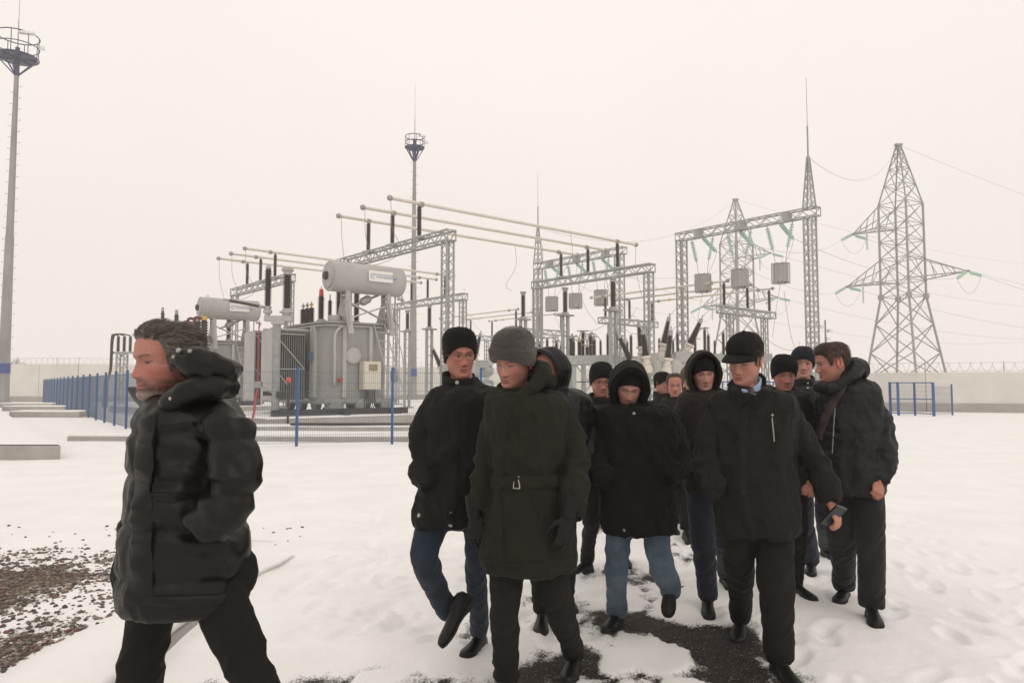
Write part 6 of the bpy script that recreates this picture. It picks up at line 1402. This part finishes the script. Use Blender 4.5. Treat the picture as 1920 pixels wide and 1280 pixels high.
# 7-9 the three farthest men
person('p7', "farthest man in black beanie, just behind the balding man", 8.3, dict(at=(1254, 719, 48, 0, 0), skin=(.38, .19, .14)), [(228, 472, 525, .09, .03), (240, 448, 540, .13, .02), (260, 438, 552, .17, 0), (330, 436, 556, .18, 0), (430, 440, 552, .18, 0), (500, 442, 550, .17, 0)],
    [[(452, 262, 0, 20), (444, 330, 0, 22), (444, 400, 0, 20), (455, 455, -.1, 17)], [(540, 262, 0, 20), (550, 330, 0, 22), (550, 400, 0, 20), (540, 455, -.1, 17)]],
    [[(470, 490, 0, 28), (470, 560, 0, 26), (470, 620, 0, 23), (472, 680, 0, 21), (473, 735, 0, 20)], [(522, 490, 0, 28), (524, 560, 0, 26), (526, 620, 0, 23), (526, 680, 0, 21), (527, 735, 0, 20)]],
    [('g', (0, -1), .30), ('g', (0, -1), .30)], zA, 'black_coat', 'black_trousers', 'plain', hat=dict(m='black_knit', fuzz=1200, off=.010, top=.140, front=.042), collar=dict())
person('p8', "balding man without hat looking ahead from the back of the group", 7.5, dict(at=(1266, 724, 2, 4, 0), skin=(.41, .205, .15), lid=.3, flush=.4), [(248, 500, 560, .09, .03), (262, 470, 585, .13, .02), (285, 458, 602, .17, 0), (370, 455, 606, .18, 0), (470, 462, 600, .18, 0), (560, 468, 598, .17, 0)],
    [[(475, 290, 0, 24), (466, 360, 0, 26), (466, 440, 0, 24), (480, 500, -.1, 20)], [(588, 290, 0, 24), (598, 360, 0, 26), (598, 440, 0, 24), (584, 500, -.1, 20)]],
    [[(505, 540, 0, 30), (505, 610, 0, 28), (505, 680, 0, 26), (508, 740, 0, 24), (510, 770, 0, 22)], [(560, 540, 0, 30), (562, 610, 0, 28), (564, 680, 0, 26), (566, 740, 0, 24), (568, 800, 0, 22)]],
    [('g', (0, -1), .30), ('g', (0, -1), .30)], zA, 'charcoal_coat', 'black_trousers', 'plain', hair=dict(front=.094, side=.01, back=-.07, th=.006, col=(.035, .025, .019), col2=(.055, .04, .03), burn=-.01, strands=600, seed=9), collar=dict())
person('p9', "man in brown fur hat, farthest right of the three at the back", 8.0, dict(at=(1292, 711, -8, 3, 0), skin=(.38, .22, .15)), [(238, 555, 612, .09, .03), (252, 530, 640, .13, .02), (275, 520, 652, .17, 0), (350, 518, 656, .18, 0), (450, 522, 652, .18, 0), (530, 526, 650, .17, 0)],
    [[(536, 275, 0, 22), (528, 345, 0, 24), (528, 420, 0, 22), (540, 480, -.1, 18)], [(640, 275, 0, 22), (650, 345, 0, 24), (650, 420, 0, 22), (636, 480, -.1, 18)]],
    [[(560, 515, 0, 28), (560, 590, 0, 26), (560, 650, 0, 24), (562, 710, 0, 22), (564, 760, 0, 20)], [(612, 515, 0, 28), (614, 590, 0, 26), (616, 650, 0, 24), (616, 710, 0, 22), (617, 760, 0, 20)]],
    [('g', (0, -1), .30), ('g', (0, -1), .30)], zA, 'brown_coat', 'black_trousers', 'plain', hat=dict(m='fur', off=.022, top=.15, bulge=.012, front=.035, side=-.045, back=-.05, crease=.012), collar=dict(m='fur'))
# 10 brown hood
p10 = person('p10', "young man with brown hood up, blue jeans, just left of the cap man", 5.0, dict(at=(1323, 704, 10, 12, -4), skin=(.44, .255, .20), lid=.6, flush=.7),
    [(215, 118, 215, .10, .03), (240, 75, 255, .14, .02), (268, 58, 280, .17, 0), (340, 55, 292, .18, 0), (440, 62, 288, .18, 0), (530, 72, 280, .18, 0), (600, 82, 272, .17, 0)],
    [[(82, 285, 0, 36), (62, 370, 0, 40), (62, 460, -.02, 38), (90, 540, -.12, 34)], [(262, 285, 0, 36), (285, 370, 0, 40), (285, 460, -.02, 38), (262, 540, -.12, 34)]],
    [[(135, 590, 0, 50), (140, 690, -.02, 47), (148, 790, -.03, 42), (158, 890, 0, 37), (163, 982, .0, 34)], [(225, 590, 0, 48), (228, 690, .1, 44), (228, 780, .16, 38), (226, 850, .36, 34), (225, 900, .45, 30)]],
    [('g', (-.25, -1), .30), ('g', (0, -1), .30)], zB, 'brown_coat', 'jeans_blue', 'plain', hat=dict(m='black_knit', fuzz=1200, front=.034, side=-.02, back=-.05, off=.007, top=.135, crease=.003), hood=dict(m='brown_coat', w=.115, h=.155, depth=.24, front=-.080, crease=.020, rim=.014, bottom=-.22, peak=.006, side_back=.012, chin_fwd=-.01), collar=dict(hf=.04, hb=.06, z0=-.22, ))
p10['strip']("zip", [(178, 250), (185, 330), (190, 420)], .014, .004, 'metal' if False else 'brown_coat')
# 11 man in black cap with phone
p11 = person('p11', "man in black peaked cap, blue shirt and tie under a dark coat, phone in hand", 3.93, dict(at=(1383, 684, -24, 15, 5), dd=-.06, size=1.06, skin=(.46, .25, .175), flush=.55, lid=.75),
    [(212, 262, 382, .09, .075), (232, 215, 432, .13, .04), (254, 172, 470, .17, 0), (310, 154, 482, .18, 0), (400, 160, 476, .18, 0), (500, 166, 474, .18, 0), (600, 180, 480, .18, 0), (690, 186, 485, .19, 0), (730, 188, 484, .19, 0), (752, 202, 476, .18, 0)],
    [[(198, 292, 0, 42), (170, 390, 0, 46), (158, 490, -.02, 45), (166, 545, -.08, 42), (190, 600, -.16, 36)], [(438, 282, 0, 44), (474, 370, 0, 47), (530, 470, -.03, 44), (572, 560, -.08, 39), (594, 642, -.12, 33)]],
    [[(280, 720, .04, 60), (276, 800, .04, 57), (276, 880, .05, 52), (280, 970, .12, 48), (278, 1052, .16, 45)], [(402, 720, -.02, 66), (402, 830, -.06, 66), (404, 940, -.10, 62), (412, 1070, -.14, 56), (414, 1192, -.14, 55)]],
    [('g', (-.40, -1), .31), ('g', (.05, -1), .31)], zB, 'charcoal_coat', 'dark_trousers', 'plain', voxel=.010,
    hands=[dict(at=lambda f: f(598, 646, -.12), dir=(.30, -.2, -.9), palm=(-.6, .6, -.3), curl=.55, thumb=1, size=.98)],
    hat=dict(kind='cap', m='black_wool', visor=.092), hair=dict(front=.06, back=-.075, th=.005, col=(.03, .022, .017), burn=-.012, strands=500), collar=[dict(name='shirt_collar', m='shirt', r=(.062, .070), hb=.150, hf=.070, gap=.75, z0=-.225, fl=.05), dict(m='black_wool', r=(.080, .098), hb=.165, hf=-.01, z0=-.225, fl=.10)])
b11 = p11['base']; pt = p11['pt']
def loftc(name, parent, base, pts, w, th, m, up):
    mb = MB(); R = []; pts = [V(*q) for q in pts]
    for i, q in enumerate(pts):
        d = norm(pts[min(i+1, len(pts)-1)] - pts[max(i-1, 0)]); n_ = norm(V(*up[i]) - d * (V(*up[i]) @ d)); s = np.cross(d, n_); R.append([q - s*w[i]/2, q + s*w[i]/2, q + s*w[i]/2 + n_*th, q - s*w[i]/2 + n_*th])
    mb.rings(R, True); return obj(name, mb, M[m], parent, True, base, 45)
tk = MB(); c = p11['H']((0, -.088, -.150)); tk.lathe(c + V(0, 0, .018), c - V(0, .006, .022), [(0, .016), (.3, .021), (1, .013)], 10); tk.path([c - V(0, .004, .02), c - V(-.002, .012, .06), c - V(-.004, .012, .11)], [.012, .022, .026], 8); obj("tie", tk, M['tie'], p11['body'], True, b11)
p11['strip']("shirt_front", [(318, 230), (317, 244), (315, 262)], .10, .003, 'shirt', step=2, lift=.004); p11['strip']("tie", [(317, 230), (316, 246), (314, 268)], .034, .006, 'tie', step=2, lift=.010)
for pts_ in ([(250, 226), (262, 250), (282, 282), (292, 300)], [(386, 224), (370, 250), (342, 282), (322, 304)]): p11['strip']("lapel", pts_, .048, .010, 'black_wool', step=2, lift=.010)
p11['strip']("placket", [(300, 300), (285, 400), (285, 500), (290, 600), (315, 750)], .045, .005, 'charcoal_coat'); p11['strip']("chest_zip", [(391, 345), (396, 390), (399, 428)], .006, .003, 'clamp'); p11['button']((391, 335), .007, 'metal', "zip_pull")
p11['strip']("pocket_seam", [(385, 322), (425, 318), (460, 316)], .008, .003, 'charcoal_coat'); p11['button']((286, 495), .012, 'leather'); p11['button']((288, 605), .012, 'leather'); p11['strip']("pocket_welt", [(170, 540), (205, 600)], .02, .006, 'charcoal_coat')
ph = pt(607, 690, -.15); mb = MB(); mb.box(ph, (.070, .012, .135), np.array(Matrix.Rotation(.55, 3, 'Y') @ Matrix.Rotation(.5, 3, 'X') @ Matrix.Rotation(.4, 3, 'Z'))); po_ = top("phone", mb, M['phone'], "dark mobile phone held low in the cap man's hand", "phone", ph, None, False)
# 12 beanie behind the cap man
person('p12', "man in black beanie looking down, mostly hidden behind the cap man's shoulder", 5.2, dict(at=(1476, 706, 14, 10, 0), skin=(.38, .18, .13), lid=.5, flush=.6),
    [(215, 405, 475, .10, .03), (235, 385, 505, .14, .02), (262, 375, 530, .17, 0), (340, 372, 545, .18, 0), (440, 378, 540, .18, 0), (530, 384, 532, .18, 0), (600, 388, 526, .17, 0)],
    [[(395, 275, 0, 34), (380, 370, 0, 36), (380, 460, 0, 34), (395, 540, -.1, 30)], [(520, 275, 0, 34), (535, 370, 0, 36), (536, 450, -.05, 33), (515, 540, -.12, 28), (508, 560, -.14, 26)]],
    [[(410, 590, 0, 44), (410, 690, 0, 40), (410, 770, 0, 36), (412, 840, .1, 33), (412, 900, .2, 30)], [(470, 590, 0, 44), (478, 690, 0, 38), (478, 780, 0, 34), (474, 860, .02, 32), (470, 930, .04, 29)]],
    [('g', (0, -1), .30), ('g', (.25, -1), .30)], zB, 'black_coat', 'black_trousers', 'plain', hands=[dict(at=lambda f: f(510, 560, -.14), dir=(-.1, -.5, -.85), palm=(.2, .8, 0), curl=.9, thumb=1, size=1.0)], hat=dict(m='black_knit', fuzz=1200, front=.036, side=-.02, back=-.055, off=.011, top=.15, bulge=.006, crease=.005, seed=17), collar=dict())
# 13 navy cap
p13 = person('p13', "man in navy knitted cap looking sideways, just left of the brown haired man", 5.8, dict(at=(1507, 682, 4, 2, 4), skin=(.42, .24, .18), lid=.2, flush=.4, gaze=-.8),
    [(198, 475, 550, .10, .03), (216, 455, 575, .14, .02), (240, 445, 595, .17, 0), (320, 442, 602, .18, 0), (420, 448, 596, .18, 0), (500, 452, 590, .18, 0), (560, 455, 588, .17, 0)],
    [[(462, 250, 0, 30), (450, 340, 0, 32), (450, 430, 0, 30), (465, 500, -.1, 26)], [(580, 250, 0, 30), (595, 340, 0, 32), (595, 430, 0, 30), (580, 500, -.1, 26)]],
    [[(495, 545, 0, 40), (500, 630, 0, 37), (505, 710, 0, 33), (520, 790, 0, 32), (528, 852, 0, 31)], [(560, 545, 0, 38), (575, 630, .1, 35), (578, 710, .2, 32), (580, 760, .4, 30), (580, 800, .5, 28)]],
    [('g', (-.45, -1), .31), ('g', (0, -1), .30)], zB, 'navy_coat', 'jeans_blue', 'plain', hat=[dict(m='navy_knit', front=.040, side=-.015, back=-.05, off=.011, top=.145, bulge=.007, cuff=.3, crease=.006, seed=21)], hair=dict(front=.05, side=-.02, back=-.06, th=.005, col=(.05, .035, .026), burn=-.02, strands=200), collar=dict())
p13['button']((517, 222), .009); p13['button']((517, 240), .009)
# 14 right hand man
p14 = person('p14', "rightmost man, short brown hair, dark navy padded jacket, turned left", 4.95, dict(at=(1533, 685, -72, 10, 0), dd=-.02, size=1.04, skin=(.42, .215, .155), flush=.5, lid=.4, wide=1.02),
    [(190, 605, 705, .11, .03), (212, 575, 745, .15, .02), (240, 556, 770, .18, 0), (300, 546, 782, .20, 0), (400, 538, 775, .20, 0), (500, 545, 772, .20, 0), (580, 556, 785, .20, 0), (608, 566, 780, .19, 0)],
    [[(728, 266, -.05, 42), (762, 350, -.06, 46), (778, 440, -.08, 44), (778, 510, -.12, 42), (766, 568, -.16, 34)], [(585, 270, .06, 40), (562, 370, .08, 42), (552, 460, .06, 40), (565, 540, 0, 34)]],
    [[(630, 590, .05, 58), (634, 690, .06, 56), (638, 780, .07, 50), (643, 860, .1, 44), (645, 940, .12, 41)], [(725, 590, -.05, 58), (732, 690, -.06, 54), (738, 790, -.08, 48), (742, 900, -.12, 46), (742, 1015, -.16, 44)]],
    [('g', (-.62, -.9), .31), ('g', (-.35, -1), .31)], zB, 'navy_coat', 'jeans_black', 'quilt', hands=[dict(at=lambda f: f(764, 566, -.17), dir=(-.25, -.45, -.6), palm=(-.2, .9, -.2), curl=.95, thumb=1, size=1.0)], hair=dict(front=.066, back=-.085, th=.0105, col=(.030, .017, .011), col2=(.12, .068, .042), burn=-.012, strands=2600, seed=14, topk=.5), voxel=.010, side=True)
b14 = p14['base']; pt = p14['pt']
blob("hood", p14['body'], b14, [(pt(685, 175, .03), (.085, .12, .085)), (pt(660, 195, -.05), (.075, .10, .055))], 'navy_coat', .008, .014, 9, [([pt(590, 230, -.10), pt(625, 228, -.15), pt(668, 200, -.15), pt(700, 165, -.08), pt(680, 145, .02)], [.022, .03, .038, .045, .04], 12)])
blob("collar", p14['body'], b14, [], 'navy_coat', .008, .010, 10, [([pt(640, 228, -.13), pt(590, 240, -.14), pt(555, 236, -.06), pt(552, 228, .05)], [.045, .042, .036, .034], 12)])
p14['strip']("front_zip", [(618, 275), (612, 330), (608, 400), (604, 470)], .006, .003, 'clamp'); p14['strip']("pocket_zip", [(690, 395), (682, 445)], .012, .004, 'quilt_black'); p14['strip']("hem_band", [(560, 590), (640, 598), (700, 596)], .02, .004, 'navy_coat'); p14['button']((722, 512), .010, 'leather')
st_ = p14['strip']("strap", [(650, 215), (625, 262), (600, 305), (575, 360), (560, 420)], .055, .010, 'strap', lift=.006, step=3)
if st_ is not None:
    st_.parent = None; st_.location = tuple(b14); st_.name = "shoulder_bag"; tag(st_, "brown shoulder bag strap crossing the navy jacket of the right hand man", "bag")
    bgm = MB(); q = pt(560, 560, .30); bgm.box(q, (.10, .28, .24)); me_ = to_mesh_remeshed(bgm, .02, 4); c_, _ = get_co(me_); me_.vertices.foreach_set('co', (c_ - b14).astype(np.float32).ravel()); me_.name = "pouch"; me_.materials.clear(); link_mesh("pouch", me_, M['strap'], st_, True)
# ---------------------------------------------------------------- haze: the damp air that pales the far pylons
hz = MB(); hz.box((0, 105, 19.5), (300, 300, 42)); hm_ = bpy.data.materials.new("haze_air"); hm_.use_nodes = True; hn = hm_.node_tree.nodes; hn.clear()
pv = hn.new('ShaderNodeVolumePrincipled'); pv.inputs['Color'].default_value = (.97, .95, .93, 1); pv.inputs['Density'].default_value = .0018; pv.inputs['Anisotropy'].default_value = .2
ou = hn.new('ShaderNodeOutputMaterial'); hm_.node_tree.links.new(pv.outputs[0], ou.inputs['Volume'])
tag(obj("haze", hz, hm_), "pale winter haze filling the yard", "haze", kind='stuff')
